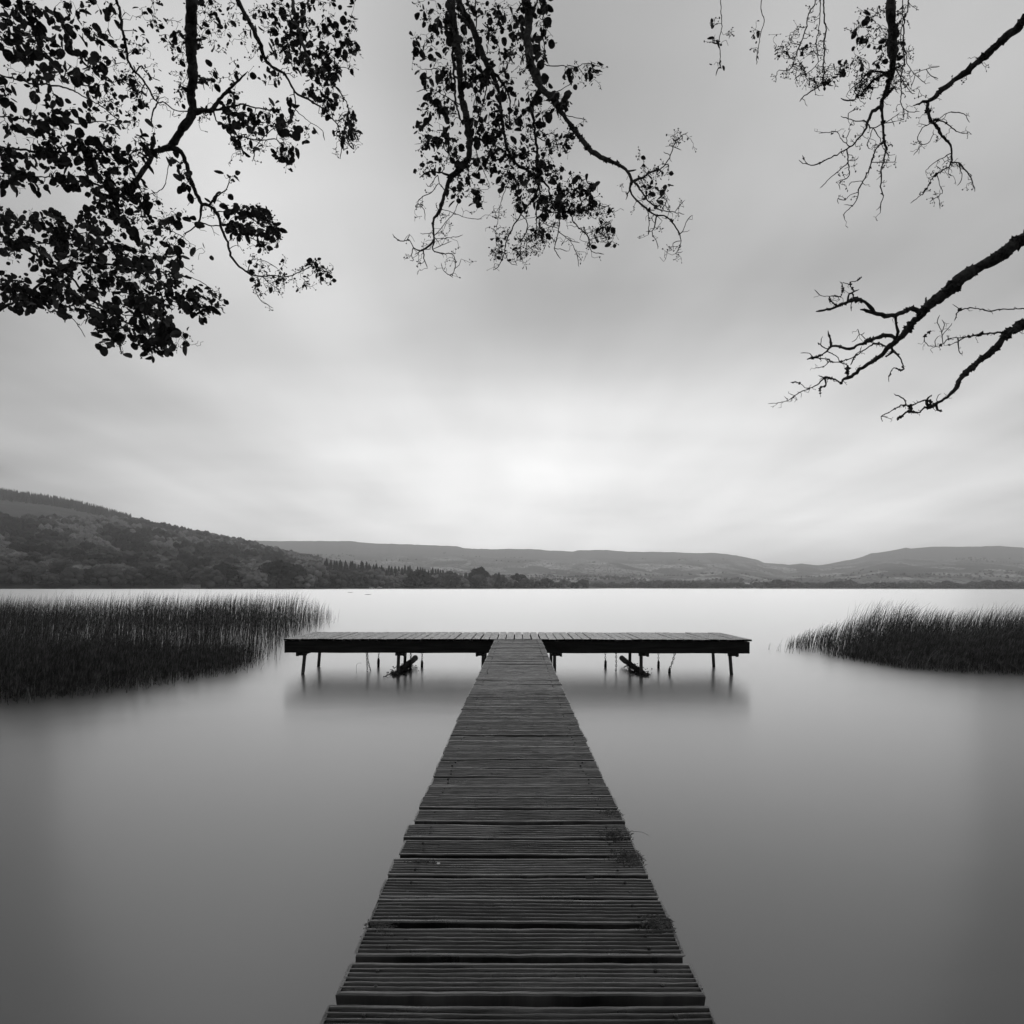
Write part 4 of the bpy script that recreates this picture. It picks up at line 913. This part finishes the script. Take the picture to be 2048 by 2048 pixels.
b((-60, 405, 9), (20, 410, 8), (150, 415, 7), (260, 400, 6), (380, 440, 5), root=True); b((-60, 600, 13), (20, 600, 12), (150, 590, 9), (290, 585, 7), (420, 590, 6), (560, 580, 5), (600, 600, 5), root=True)
b((1190, 1360), (1250, 1420, 5), (1260, 1500, 3), (1300, 1560, 2), (1370, 1600, 2)); b((1300, 1390), (1360, 1450, 4), (1420, 1490, 2)); b((1210, 1370), (1230, 1290, 4), (1320, 1300, 3), (1400, 1350, 3))
b((560, 1400), (700, 1480, 6), (850, 1560, 5), (950, 1590, 4), (1050, 1600, 3)); b((700, 1480), (780, 1400, 4), (880, 1420, 4), (980, 1490, 3), (1040, 1560, 3)); b((500, 1740), (650, 1720, 4), (760, 1770, 3), (830, 1830, 2))
b((-60, 1190, 9), (20, 1190, 8), (200, 1190, 7), (400, 1190, 6), (600, 1280, 5), (750, 1260, 4), root=True); b((-60, 170, 12), (20, 180, 10), (150, 240, 8), (300, 330, 6), (420, 450, 4), root=True)
b((960, 945), (1010, 880, 7), (1070, 830, 6), (1090, 760, 4)); b((1005, 990), (1100, 980, 6), (1220, 1000, 5), (1330, 1050, 4), (1420, 1090, 3))
b((280, 605), (340, 650, 4), (430, 690, 4), (490, 740, 4)); b((20, 1620, 6), (90, 1680, 4), (130, 1740, 3), (160, 1790, 2)); b((-60, 1100, 7), (60, 1130, 6), (180, 1120, 5), (330, 1140, 4), root=True)
b((750, 1260), (790, 1330, 3), (860, 1380, 2)); b((600, 900), (660, 830, 4), (690, 700, 4), (700, 650, 3)); b((-60, 760, 8), (60, 770, 7), (160, 800, 5), (240, 860, 4), root=True)
f = A.fill
f([(-390, -380), (330, -380), (335, 60), (300, 130), (230, 230), (330, 420), (330, 560), (260, 600), (190, 800), (-390, 820)], 300, (18, 4.3, 8), .3)
f([(330, -380), (820, -380), (810, 120), (700, 60), (620, 120), (480, 40), (330, 100)], 60, (12, 2.4, 6), .8)
f([(340, 60), (640, 100), (780, 60), (800, 300), (640, 220), (520, 330), (470, 450), (330, 420), (240, 240)], 90, (12, 1.7, 6), .8)
f([(-390, 560), (300, 560), (520, 400), (640, 430), (690, 520), (560, 560), (540, 720), (430, 830), (260, 740), (100, 850), (-390, 830)], 120, (19, 3.4, 8), .4)
f([(180, 780), (420, 760), (600, 830), (590, 940), (740, 880), (800, 860), (780, 700), (700, 620), (760, 600), (830, 820), (720, 900), (690, 960), (870, 980), (860, 1060), (700, 1080), (480, 1050), (200, 1000)], 130, (17, 3.0, 8), .4)
f([(-390, 980), (150, 960), (240, 1010), (700, 1000), (760, 1080), (820, 1180), (1000, 1220), (1040, 1290), (900, 1240), (740, 1290), (760, 1400), (640, 1460), (-390, 1400)], 380, (17, 3.5, 8), .45)
f([(-390, 1400), (640, 1400), (760, 1350), (830, 1400), (760, 1480), (990, 1470), (1060, 1620), (920, 1660), (760, 1600), (700, 1640), (710, 1860), (620, 1900), (480, 1870), (380, 1920), (330, 1800), (200, 1740), (60, 1640), (-390, 1600)], 430, (17, 3.2, 8), .3)
f([(300, 1560), (700, 1560), (710, 1880), (560, 1870), (480, 1800), (300, 1780)], 90, (18, 3.5, 8), .1)
f([(700, 1740), (840, 1770), (835, 1850), (780, 1830)], 9, (19, 1.6, 5), .4)
f([(200, 1740), (330, 1800), (380, 1920), (320, 1890), (230, 1810)], 9, (19, 1.6, 5), .1)
f([(870, -380), (1330, -380), (1420, 160), (1270, 190), (1180, 330), (1000, 320), (960, 130), (870, 240)], 110, (13, 2.3, 6), .7)
f([(1310, -380), (1900, -380), (1890, 60), (1830, 90), (1760, 110), (1780, 230), (1600, 270), (1420, 230), (1380, 60)], 230, (13, 3.8, 7), .5)
f([(1000, 300), (1450, 290), (1600, 380), (1600, 540), (1520, 580), (1400, 560), (1280, 570), (1170, 600), (1120, 500), (1060, 470)], 105, (17, 2.8, 8), .5)
f([(1390, 560), (1530, 590), (1490, 700), (1390, 700)], 16, (15, 2.6, 6), .8)
f([(1650, 270), (1790, 230), (1890, 330), (1895, 480), (1830, 620), (1780, 560), (1770, 400)], 75, (12, 2.6, 6), .6)
f([(1040, 730), (1110, 720), (1130, 850), (1210, 850), (1190, 930), (1300, 960), (1390, 1040), (1400, 1160), (1280, 1150), (1100, 1120), (1020, 1020), (960, 930), (1020, 850)], 100, (16, 3.2, 7), .5)
f([(1370, 1060), (1470, 1100), (1460, 1180), (1380, 1200)], 8, (18, 1.8, 6), .2)
f([(1280, 1180), (1420, 1190), (1430, 1280), (1320, 1260)], 14, (11, 1.6, 5), .6)
f([(1190, 1250), (1430, 1280), (1450, 1400), (1620, 1290), (1760, 1330), (1745, 1430), (1600, 1470), (1420, 1490), (1240, 1420), (1220, 1320)], 75, (10, 1.9, 5), .8)
f([(1240, 1450), (1310, 1470), (1300, 1520), (1250, 1500)], 4, (15, 1.2, 3), .8)
f([(860, 340), (960, 340), (930, 440), (880, 430)], 7, (13, 1.6, 5), .8)
A.twiglets(420, (8, 30), 1.3, .8, 14, (126, 0, 720, 700))
A.canopy(7000, (-5.8, 1.2, 6.8), (2.4, 1.8, 1.5)); A.trunkmesh((.5, .4), .26, 7.0); A.finish()

# ---------------------------------------------------------------- B: hanging boughs in the middle
B = Tree('alder_tree', (2.4, -3.2), 'leafy alder whose boughs hang straight down into the middle of the sky', 5.2, (780, 120, 3.116), (5.0, 6.5))
b = B.b
b((415, -60, 44), (425, 0, 40), (430, 130, 34), (440, 220, 34), (465, 330, 36), (480, 430, 36), (490, 540, 34), (475, 620, 34), (430, 680, 34), (370, 740, 26), (340, 830, 20), (310, 920, 17), (270, 1000, 13), (265, 1060, 11), (265, 1130, 10), (200, 1185, 9), (150, 1175, 6), (115, 1125, 5), (60, 1130, 4), (20, 1100, 3), (12, 1085, 2), root=True, moss=.25)
b((200, 1185), (210, 1240, 6), (230, 1300, 4)); b((268, 1120), (268, 1185, 7), (320, 1205, 6), (385, 1210, 5), (405, 1250, 5), (400, 1300, 4), (375, 1340, 3), (330, 1310, 2), (315, 1265, 2)); b((375, 1340), (388, 1358, 2)); b((400, 1300), (430, 1270, 3), (440, 1240, 2))
b((150, 1175), (130, 1220, 4), (145, 1250, 3), (120, 1250, 2)); b((105, 1120), (120, 1090, 2)); b((190, 1190), (150, 1215, 4)); b((200, 1190), (250, 1180, 3))
b((385, -60, 14), (390, 60, 14), (400, 200, 12), (410, 300, 12), (440, 380, 12), root=True); b((370, 710), (300, 700, 9), (230, 700, 8), (180, 735, 6))
b((310, 930), (380, 950, 4), (460, 980, 3), (520, 990, 3), (570, 990, 2)); b((265, 1080), (200, 1085, 3), (185, 1080, 2)); b((270, 1110), (340, 1110, 2), (420, 1100, 2), (450, 1090, 2)); b((340, 830), (300, 770, 4), (260, 820, 3), (190, 860, 3), (170, 890, 3), (210, 940, 3), (215, 1000, 2))
b((270, 1090), (320, 1040, 3), (350, 1000, 2)); b((275, 1175), (330, 1150, 2), (380, 1130, 2)); b((355, 790), (420, 860, 4), (400, 940, 3), (350, 1010, 3), (330, 1060, 2)); b((300, 770), (290, 720, 4), (240, 790, 3), (220, 770, 2))
b((560, -60, 36), (600, 30, 32), (650, 130, 24), (680, 230, 18), (690, 330, 18), (700, 430, 18), (730, 560, 16), (780, 640, 16), (860, 690, 16), (920, 740, 18), (920, 800, 12), (880, 880, 10), (815, 960, 8), (760, 1040, 7), (720, 1130, 7), (710, 1200, 6), (670, 1290, 3), (640, 1310, 2), root=True, moss=.15)
b((600, 30), (700, 150, 14), (740, 240, 9), (740, 340, 8), (735, 440, 6)); b((570, 60), (500, 140, 7), (450, 190, 6)); b((600, 80), (590, 200, 7), (560, 330, 6), (530, 430, 6)); b((530, -50, 8), (530, 200, 7), (540, 320, 5), root=True)
b((815, 960), (850, 1010, 6), (850, 1060, 6), (815, 1130, 5), (810, 1250, 3)); b((710, 1200), (740, 1260, 3), (790, 1280, 2)); b((710, 1160), (655, 1150, 4), (690, 1180, 3)); b((740, 740, 5), (700, 850, 4), (680, 920, 4), (665, 1010, 3), (655, 1100, 3), (660, 1160, 3))
b((860, -60, 48), (870, 20, 46), (910, 110, 50), (930, 170, 46), (1000, 230, 32), (1050, 310, 25), (1110, 390, 24), (1180, 480, 23), (1240, 560, 27), (1300, 600, 24), (1370, 630, 21), (1430, 655, 20), (1470, 690, 20), (1500, 750, 18), (1495, 810, 10), (1540, 880, 10), (1600, 925, 10), (1650, 965, 8), (1720, 975, 8), (1770, 1030, 7), (1800, 1080, 7), (1808, 1140, 5), (1775, 1205, 4), root=True, moss=.28)
b((1470, 690), (1530, 683, 9)); b((1500, 750), (1560, 735, 14), (1620, 700, 9), (1690, 670, 7), (1740, 600, 6), (1760, 540, 5), (1800, 480, 4), (1850, 450, 3)); b((1510, 750), (1565, 820, 9), (1620, 890, 8), (1690, 935, 6), (1760, 945, 5), (1830, 960, 3))
b((1760, 945), (1800, 905, 4), (1835, 870, 2)); b((1800, 1080), (1830, 1050, 4), (1840, 1010, 3), (1880, 965, 2)); b((1650, 965), (1645, 1040, 6), (1630, 1080, 5), (1660, 1140, 4), (1665, 1175, 3)); b((1495, 810), (1465, 870, 5)); b((1635, 1070), (1590, 1068, 3)); b((1600, 950), (1610, 1020, 3), (1605, 1070, 2))
b((1775, 1205), (1820, 1190, 3)); b((1800, 1130), (1760, 1140, 3), (1765, 1180, 2)); b((1740, 600), (1700, 570, 3)); b((1770, 540), (1810, 560, 3)); b((1600, 705), (1630, 740, 4), (1590, 700, 3)); b((1690, 935), (1720, 880, 3), (1725, 850, 2)); b((1700, 1050), (1640, 1055, 3))
b((905, 190), (880, 270, 20), (890, 380, 17), (905, 520, 16), (915, 650, 17), (918, 740, 18), moss=.15)
b((918, 740), (980, 790, 10), (1000, 880, 9), (1050, 935, 9), (1110, 950, 8), (1150, 1020, 7), (1220, 1090, 7), (1240, 1130, 8), (1250, 1190, 4), (1330, 1210, 2)); b((1050, 935), (1050, 1050, 6), (1025, 1150, 4), (1025, 1185, 4), (1060, 1240, 2)); b((1050, 1060), (1120, 1130, 4), (1160, 1210, 3), (1175, 1290, 2))
b((940, 780), (930, 870, 7), (905, 930, 6), (915, 980, 5), (980, 1030, 4), (1050, 1050, 4)); b((905, 930), (910, 1080, 4)); b((850, 1060), (910, 1060, 4)); b((1160, 1210), (1190, 1250, 2)); b((1120, 1130), (1180, 1140, 3)); b((1025, 1170), (1110, 1190, 3)); b((1240, 1110), (1320, 1100, 3), (1390, 1110, 2)); b((1230, 1090), (1300, 1040, 3), (1370, 1000, 2)); b((1200, 940, 5), (1300, 930, 4), (1370, 900, 3))
b((960, -40, 6), (960, 30, 6), (1080, 35, 5), (1160, 40, 5), (1220, 20, 4), (1300, 40, 3), root=True); b((1160, 40), (1210, 100, 3), (1250, 130, 3)); b((920, 460), (1000, 520, 5), (1080, 530, 4)); b((940, 480), (1000, 460, 4), (1060, 490, 3)); b((1010, 190), (1090, 170, 4), (1130, 130, 3))
b((1110, 340), (1160, 360, 4), (1220, 375, 3)); b((440, 700), (520, 640, 6), (580, 600, 4), (640, 620, 4)); b((480, 430), (520, 500, 8), (540, 590, 6), (600, 740, 4)); b((430, 680), (340, 560, 6), (250, 470, 4), (200, 500, 3)); b((440, 300), (330, 220, 6), (240, 180, 4), (160, 200, 3)); b((410, 120), (300, 60, 6), (200, 60, 4))
f = B.fill
f([(120, -380), (420, -380), (410, 300), (450, 480), (300, 500), (180, 560), (150, 480), (160, 380), (140, 240), (220, 200), (210, 90), (130, 50)], 150, (15, 2.6, 7), .5)
f([(150, 480), (440, 470), (470, 620), (340, 700), (180, 700), (200, 600), (330, 600), (330, 520), (180, 560)], 55, (13, 2.2, 6), .6)
f([(430, -380), (880, -380), (900, 300), (900, 600), (780, 620), (700, 580), (600, 560), (500, 620), (480, 400), (440, 200)], 330, (15, 2.5, 7), .6)
f([(460, 600), (640, 560), (660, 640), (600, 700), (630, 780), (560, 840), (570, 940), (500, 900), (430, 880), (340, 800), (420, 700)], 80, (15, 2.6, 7), .5)
f([(680, 690), (700, 600), (840, 560), (940, 620), (1040, 640), (1140, 690), (1200, 700), (1250, 770), (1250, 900), (1180, 980), (1080, 930), (960, 900), (820, 940), (700, 820)], 190, (13, 2.6, 7), .8)
f([(840, 580), (1000, 650), (1200, 720), (1240, 860), (1180, 960), (1040, 880), (850, 900)], 40, (13, 2.6, 7), .5)
f([(900, -380), (980, -380), (960, 160), (1150, 200), (1150, 290), (1030, 280), (1010, 400), (940, 400)], 65, (17, 2.6, 8), .4)
f([(920, 430), (1130, 430), (1180, 480), (1080, 560), (1010, 600), (930, 600)], 38, (12, 2.2, 6), .7)
f([(1080, 60), (1180, 60), (1170, 270), (1100, 260)], 14, (17, 1.8, 6), .3)
f([(1210, 10), (1330, 20), (1330, 100), (1310, 190), (1210, 160)], 13, (17, 1.9, 6), .5)
f([(1080, 400), (1150, 440), (1120, 500), (1060, 450)], 6, (14, 1.6, 5), .5); f([(1150, 360), (1220, 370), (1200, 440)], 3, (14, 1.3, 4), .5)
f([(590, 1040), (700, 1040), (740, 1100), (650, 1130), (600, 1110)], 12, (12, 1.6, 5), .6)
f([(600, 1200), (700, 1150), (900, 1060), (980, 1080), (970, 1160), (860, 1220), (830, 1330), (740, 1290), (620, 1290)], 70, (8, 1.0, 5), 1.0)
f([(880, 930), (1100, 920), (1080, 1040), (900, 1100)], 34, (13, 1.6, 6), .8)
f([(1170, 940), (1400, 890), (1400, 1150), (1330, 1090), (1220, 1180)], 40, (12, 1.4, 6), .9)
f([(1550, 570), (1700, 600), (1700, 680), (1760, 650), (1740, 720), (1600, 770), (1490, 760)], 26, (9, 1.1, 4), 1.0); f([(1560, 770), (1720, 780), (1700, 930), (1640, 910)], 26, (12, 1.6, 5), .6)
f([(1730, 430), (1880, 430), (1860, 480), (1740, 540)], 12, (7, 1.0, 4), 1.0); f([(1410, 770), (1480, 740), (1480, 830)], 4, (11, 1.3, 4), .6)
B.twiglets(210, (8, 26), 1.2, .6, 12, (780, 380, 1400, 560)); B.twiglets(60, (8, 24), 1.2, .5, 22, (1150, 250, 1400, 520), 1); B.twiglets(260, (8, 26), 1.2, .8, 14, (780, 0, 1200, 430))
B.canopy(12000, (.4, 1.2, 7.6), (2.6, 2.4, 1.1)); B.trunkmesh((-.4, .8), .28, 7.0); B.finish()

# ---------------------------------------------------------------- C: nearly bare boughs, upper right
C_ = Tree('alder_tree', (5.4, -.6), 'nearly leafless alder whose crooked twigs with small cones hang in the upper right sky', 5.4, (1400, 120, 3.645), (4.6, 6.4))
b = C_.b; ms = .30
b((1400, -60, 60), (1400, 20, 50), (1385, 110, 36), (1350, 220, 32), (1320, 300, 26), (1320, 350, 22), (1325, 450, 15), (1330, 560, 17), (1350, 640, 12), (1335, 730, 10), (1320, 800, 9), (1315, 940, 8), (1335, 980, 7), (1310, 1050, 6), (1310, 1110, 5), root=True, moss=ms)
b((1320, 345), (1250, 375, 20), (1225, 420, 16), (1195, 510, 13), (1130, 590, 12), (1070, 640, 10), (1000, 680, 9), (930, 715, 9), (870, 745, 8), (815, 768, 7), (770, 745, 5), (740, 690, 4), moss=ms); b((790, 755), (740, 745, 4), (715, 725, 3))
b((1070, 640), (1070, 740, 8), (1010, 800, 6), (940, 860, 5), (870, 930, 4)); b((1072, 740), (1080, 840, 6), (1010, 890, 4), (1015, 940, 3)); b((1080, 720), (1120, 730, 4), (1150, 700, 3))
b((1325, 580), (1280, 640, 9), (1250, 720, 9), (1220, 810, 8), (1180, 880, 8), (1150, 940, 9), (1145, 1000, 6), (1110, 1055, 6), (1050, 1110, 5), (1050, 1160, 3), moss=.2); b((1150, 950), (1090, 980, 5), (1050, 1020, 4), (1000, 1005, 4), (1005, 1045, 3)); b((1180, 870), (1100, 885, 4), (1080, 915, 3)); b((1250, 735), (1330, 740, 5), (1410, 740, 4), (1425, 690, 3)); b((1110, 1055), (1045, 1050, 3))
b((1210, 470), (1190, 435, 7), (1130, 440, 6), (1080, 425, 5), (1020, 405, 4)); b((1080, 425), (1080, 380, 4), (1150, 345, 3)); b((1210, 470), (1250, 490, 7), (1320, 465, 7), (1370, 440, 6), (1450, 380, 3)); b((1260, 490), (1300, 560, 5), (1330, 640, 5)); b((1245, 500), (1215, 620, 4), (1240, 645, 3)); b((1350, 450), (1430, 440, 4)); b((1390, 430), (1410, 480, 3))
b((1090, 610), (1030, 580, 5), (990, 520, 5), (920, 525, 4), (860, 530, 3)); b((1080, 600), (1070, 550, 4), (1095, 500, 3)); b((1330, 640), (1370, 690, 4), (1350, 740, 4)); b((1320, 830), (1280, 870, 4)); b((1310, 1050), (1280, 1090, 3))
b((1395, 50), (1300, 120, 16), (1240, 160, 12), (1190, 220, 10), (1120, 280, 9), (1060, 290, 9), (1020, 275, 8)); b((1330, 40), (1240, 80, 10), (1160, 150, 8), (1090, 210, 6)); b((1190, 220), (1230, 190, 4), (1290, 200, 3))
b((900, -60, 11), (895, 40, 10), (890, 150, 10), (840, 200, 7), (760, 255, 7), (720, 300, 6), root=True); b((850, -60, 6), (850, 20, 5), (780, 90, 4), (720, 105, 4), (680, 140, 3), root=True); b((700, -60, 8), (670, 30, 6), (635, 75, 6), (565, 75, 5), (545, 160, 3), root=True); b((950, 20, 4), (915, 70, 3), (900, 100, 3))
b((1480, -40, 9), (1480, 20, 9), (1460, 110, 8), (1460, 230, 7), (1465, 330, 6), (1530, 375, 5), (1595, 370, 3), root=True); b((1475, 340), (1480, 430, 5)); b((1400, 20), (1460, 130, 7), (1530, 230, 5), (1560, 240, 3)); b((1500, -40, 6), (1500, 20, 6), (1560, 100, 5), (1640, 170, 3), root=True); b((1560, 80), (1640, 60, 4), (1740, 40, 3)); b((1560, 80), (1530, 200, 3)); b((1470, 120), (1400, 180, 3), (1440, 240, 3)); b((1640, 60), (1680, 110, 3), (1730, 130, 2))
b((2100, -60, 50), (1960, 60, 42), (1905, 100, 38), (1800, 180, 32), (1720, 250, 27), (1665, 290, 21), (1600, 310, 12), (1545, 330, 9), root=True, moss=ms)
b((1665, 290), (1650, 350, 16), (1675, 430, 18), (1720, 480, 19), (1760, 550, 14), (1820, 610, 14), (1830, 690, 12), (1820, 750, 11), (1770, 800, 8), (1700, 840, 7), (1665, 900, 6), (1630, 960, 5), (1580, 1000, 4), (1530, 1040, 3), moss=ms)
b((1720, 830), (1740, 900, 5), (1760, 960, 4), (1670, 1030, 3)); b((1820, 745), (1880, 745, 9), (1910, 775, 9), (1960, 840, 7), (2000, 940, 5)); b((1820, 680), (1760, 710, 6), (1710, 740, 6), (1640, 800, 4)); b((1680, 460), (1620, 490, 6), (1580, 560, 5), (1610, 610, 5), (1670, 590, 5), (1700, 500, 4)); b((1610, 605), (1550, 690, 3)); b((1730, 430), (1790, 385, 6), (1850, 375, 6), (1920, 390, 5), (1960, 450, 3)); b((1740, 430), (1810, 470, 7), (1870, 520, 6), (1930, 530, 4)); b((1740, 980), (1745, 1080, 3)); b((1880, 745), (1905, 860, 4), (1870, 910, 3)); b((1820, 750), (1805, 820, 4), (1840, 840, 3)); b((1730, 440), (1690, 440, 22), (1680, 460, 18), moss=.8); b((1385, 190), (1370, 230, 26), (1360, 262, 10), moss=.6)
f = C_.fill
f([(1130, -380), (1470, -380), (1450, 60), (1410, 110), (1400, 200), (1340, 160), (1240, 110), (1180, 140), (1130, 60)], 75, (12, 2.2, 6), .6)
f([(1120, 150), (1290, 120), (1240, 220), (1160, 250)], 26, (8, 1.3, 5), 1.0); f([(780, 120), (880, 110), (880, 190), (790, 190)], 12, (9, 1.7, 4), .9); f([(900, 100), (970, 90), (960, 190), (900, 190)], 9, (13, 1.6, 4), .5); f([(950, 50), (1070, 20), (1060, 80), (1000, 110)], 8, (13, 1.3, 4), .8)
f([(520, -200), (700, -200), (640, 110), (540, 150)], 18, (6, .6, 4), 1.0); f([(690, -200), (830, -200), (760, 100), (680, 140)], 14, (7, .8, 4), 1.0)
b((140, -60, 4), (140, 20, 3), (150, 60, 2), root=True); b((410, -60, 4), (405, 30, 3), root=True)
f([(60, -300), (230, -300), (220, 50), (160, 85), (70, 30)], 16, (13, 2.0, 5), .4); f([(380, -300), (440, -300), (430, 20), (390, 45)], 7, (12, 1.6, 4), .2)
C_.twiglets(300, (6, 22), 1.2, .42, 14, (1560, 0, 2070, 450)); C_.twiglets(110, (6, 20), 1.1, .8, 10, (1700, 0, 1900, 190)); C_.twiglets(50, (6, 18), 1.1, .9, 8, (1540, 0, 1720, 170))
C_.canopy(3000, (4.0, .8, 7.6), (1.8, 1.6, 1.0)); C_.trunkmesh((-.3, .5), .24, 6.8); C_.finish()

# ---------------------------------------------------------------- D: mossy bare limbs, right
D_ = Tree('oak_tree', (7.4, 1.3), 'bare moss-covered tree whose thick knotted limb reaches in from the right edge', 4.6, (1500, 520, 4.493), (3.0, 3.6))
b = D_.b; ms = .75
b((2200, -20, 98), (2050, 60, 95), (1900, 150, 88), (1800, 250, 80), (1700, 330, 80), (1600, 400, 74), (1540, 480, 64), (1450, 570, 56), (1380, 660, 52), (1300, 730, 52), (1240, 780, 44), (1180, 850, 34), (1100, 900, 33), (1000, 970, 31), (900, 1040, 28), (840, 1060, 20), (820, 1110, 15), root=True, drift=.001, moss=ms)
b((830, 1100), (760, 1065, 15), (670, 1050, 16), (620, 1040, 10), moss=ms); b((670, 1055), (610, 1110, 9), (540, 1150, 8), (460, 1180, 8), (400, 1215, 7), (330, 1260, 6), (260, 1280, 5), (160, 1287, 4), moss=.2); b((550, 1140), (500, 1145, 7), (450, 1105, 6), (400, 1090, 6), (360, 1095, 6), moss=.3); b((670, 1060), (680, 1120, 12), (635, 1135, 9), (628, 1200, 5), moss=ms); b((400, 1210), (340, 1190, 6)); b((340, 1250), (305, 1220, 6))
b((1540, 460), (1480, 440, 32), (1400, 450, 32), (1330, 480, 33), (1280, 490, 35), (1200, 490, 33), (1120, 470, 30), (1080, 420, 28), (1020, 365, 24), (940, 355, 24), (860, 380, 22), (790, 405, 22), (700, 440, 18), (590, 458, 17), moss=ms); b((1110, 470), (1050, 450, 22), (985, 440, 18), moss=ms)
b((760, 410), (710, 350, 10), (720, 320, 9), (760, 315, 8), (810, 325, 6), (825, 290, 5), (820, 195, 5), (800, 188, 4), moss=.4); b((700, 330), (640, 320, 6), (600, 290, 5), (575, 262, 4), moss=.3); b((850, 370), (880, 310, 13), (930, 275, 12), (975, 260, 8), moss=.4); b((925, 275), (895, 220, 7), (900, 190, 6), (950, 190, 6), (995, 152, 4), moss=.3); b((895, 210), (830, 195, 5)); b((920, 280), (920, 340, 9), (905, 400, 6), (905, 455, 4), moss=.5)
b((1290, 500), (1310, 560, 20), (1325, 640, 20), (1310, 700, 24), moss=ms); b((1575, 420), (1575, 335, 20), moss=ms)
b((1320, 690), (1240, 670, 32), (1160, 690, 28), (1070, 710, 26), (990, 750, 24), (900, 790, 26), (820, 780, 22), (740, 765, 22), (690, 810, 15), (640, 850, 13), (570, 870, 16), (510, 888, 14), moss=ms); b((740, 765), (712, 700, 14), (697, 630, 8), moss=ms); b((570, 865), (530, 835, 7), (450, 832, 5)); b((690, 800), (640, 765, 9), (605, 738, 7), moss=.3); b((640, 750), (635, 710, 5), (650, 680, 3))
b((570, 880), (690, 885, 9), (740, 910, 8), (810, 915, 9), (870, 940, 10), moss=.4); b((690, 815), (740, 840, 8), (790, 880, 9), (800, 915, 8), moss=.4); b((870, 950), (875, 1000, 24), (870, 1040, 20), moss=ms); b((810, 915), (910, 875, 9), (1000, 820, 10), (1070, 775, 10), (1130, 740, 15), (1220, 770, 18), moss=.5); b((940, 870), (985, 810, 8), (1000, 770, 6)); b((940, 880), (900, 940, 9), moss=.4); b((720, 910), (660, 950, 6), (590, 960, 5), (572, 975, 4), moss=.2)
b((1130, 745), (1050, 720, 5), (990, 660, 5), (955, 700, 5), (912, 730, 4)); b((990, 660), (1025, 645, 3)); b((985, 650), (965, 615, 4)); b((1260, 790), (1300, 830, 15), (1340, 870, 11), (1370, 930, 9), (1380, 975, 13), (1350, 980, 12), (1285, 968, 6), (1250, 1030, 5), (1245, 1090, 4), moss=.5); b((1270, 800), (1250, 850, 18), (1210, 865, 8), moss=ms)
b((2050, 660, 15), (1930, 690, 12), (1850, 690, 10), (1780, 700, 8), (1740, 740, 7), (1680, 775, 5), (1620, 770, 5), (1570, 730, 4), (1565, 690, 4), (1590, 650, 4), (1635, 630, 3), root=True, moss=.2)
b((1930, 700), (1830, 740, 9), (1760, 760, 8), moss=.3); b((1720, 750), (1720, 640, 5), (1690, 590, 5), (1680, 540, 4), (1700, 490, 3)); b((1720, 640), (1745, 570, 4), (1720, 530, 3)); b((1735, 660), (1790, 590, 5), (1810, 560, 3)); b((1665, 770), (1660, 710, 5), (1710, 670, 5)); b((2050, 430, 11), (1960, 425, 10), (1890, 440, 9), (1855, 470, 8), (1830, 540, 6), root=True, moss=.3); b((1890, 440), (1840, 410, 6), (1815, 390, 5)); b((1870, 700), (1870, 800, 7), (1900, 840, 7), moss=.4)
b((2150, 820, 50), (1990, 960, 44), (1900, 1040, 40), (1860, 1120, 34), (1810, 1190, 30), (1740, 1240, 25), (1660, 1290, 25), (1600, 1320, 25), (1550, 1340, 15), (1500, 1370, 15), (1440, 1350, 13), (1380, 1380, 13), (1325, 1425, 14), root=True, moss=ms)
b((1640, 1300), (1590, 1250, 10), (1500, 1280, 10), (1440, 1300, 10), (1370, 1300, 10), (1300, 1330, 9), (1230, 1370, 8), (1175, 1400, 7), (1190, 1445, 5), moss=.25); b((1185, 1408), (1255, 1420, 5)); b((1440, 1300), (1440, 1345, 20), moss=ms); b((1400, 1300), (1380, 1245, 9), (1330, 1215, 8), (1290, 1195, 5), moss=.3); b((1590, 1310), (1580, 1270, 28), (1600, 1235, 14), (1630, 1205, 8), moss=ms); b((1640, 1290), (1620, 1250, 10)); b((1660, 1310), (1690, 1345, 14), (1725, 1355, 10), moss=ms); b((1690, 1260), (1685, 1220, 5), (1715, 1195, 4))
D_.twiglets(150, (4, 15), 1.1, 0, 9, (1500, 540, 2060, 860), 1); D_.canopy(500, (6.4, 1.6, 6.6), (1.2, 1.0, .8)); D_.trunkmesh((-.2, .3), .34, 6.0); D_.finish()
# ================================================================== AIR
def haze():
    b = MB(); b.box((0, 0, (430 - 3.5) / 2), (24000, 24000, 430 + 3.5)); M = bpy.data.materials.new('haze_air'); M.use_nodes = True; nt = M.node_tree; nt.nodes.remove(nt.nodes['Principled BSDF'])
    v = nt.nodes.new('ShaderNodeVolumePrincipled'); v.inputs['Color'].default_value = gray(.95); v.inputs['Density'].default_value = HAZE; v.inputs['Anisotropy'].default_value = 0.6
    nt.links.new(v.outputs[0], nt.nodes['Material Output'].inputs['Volume']); o = b.build('haze', M); o['kind'] = 'stuff'; o['label'] = 'thin pale haze over the lake and hills'; o['category'] = 'haze'
HAZE = 1.65e-4
haze()
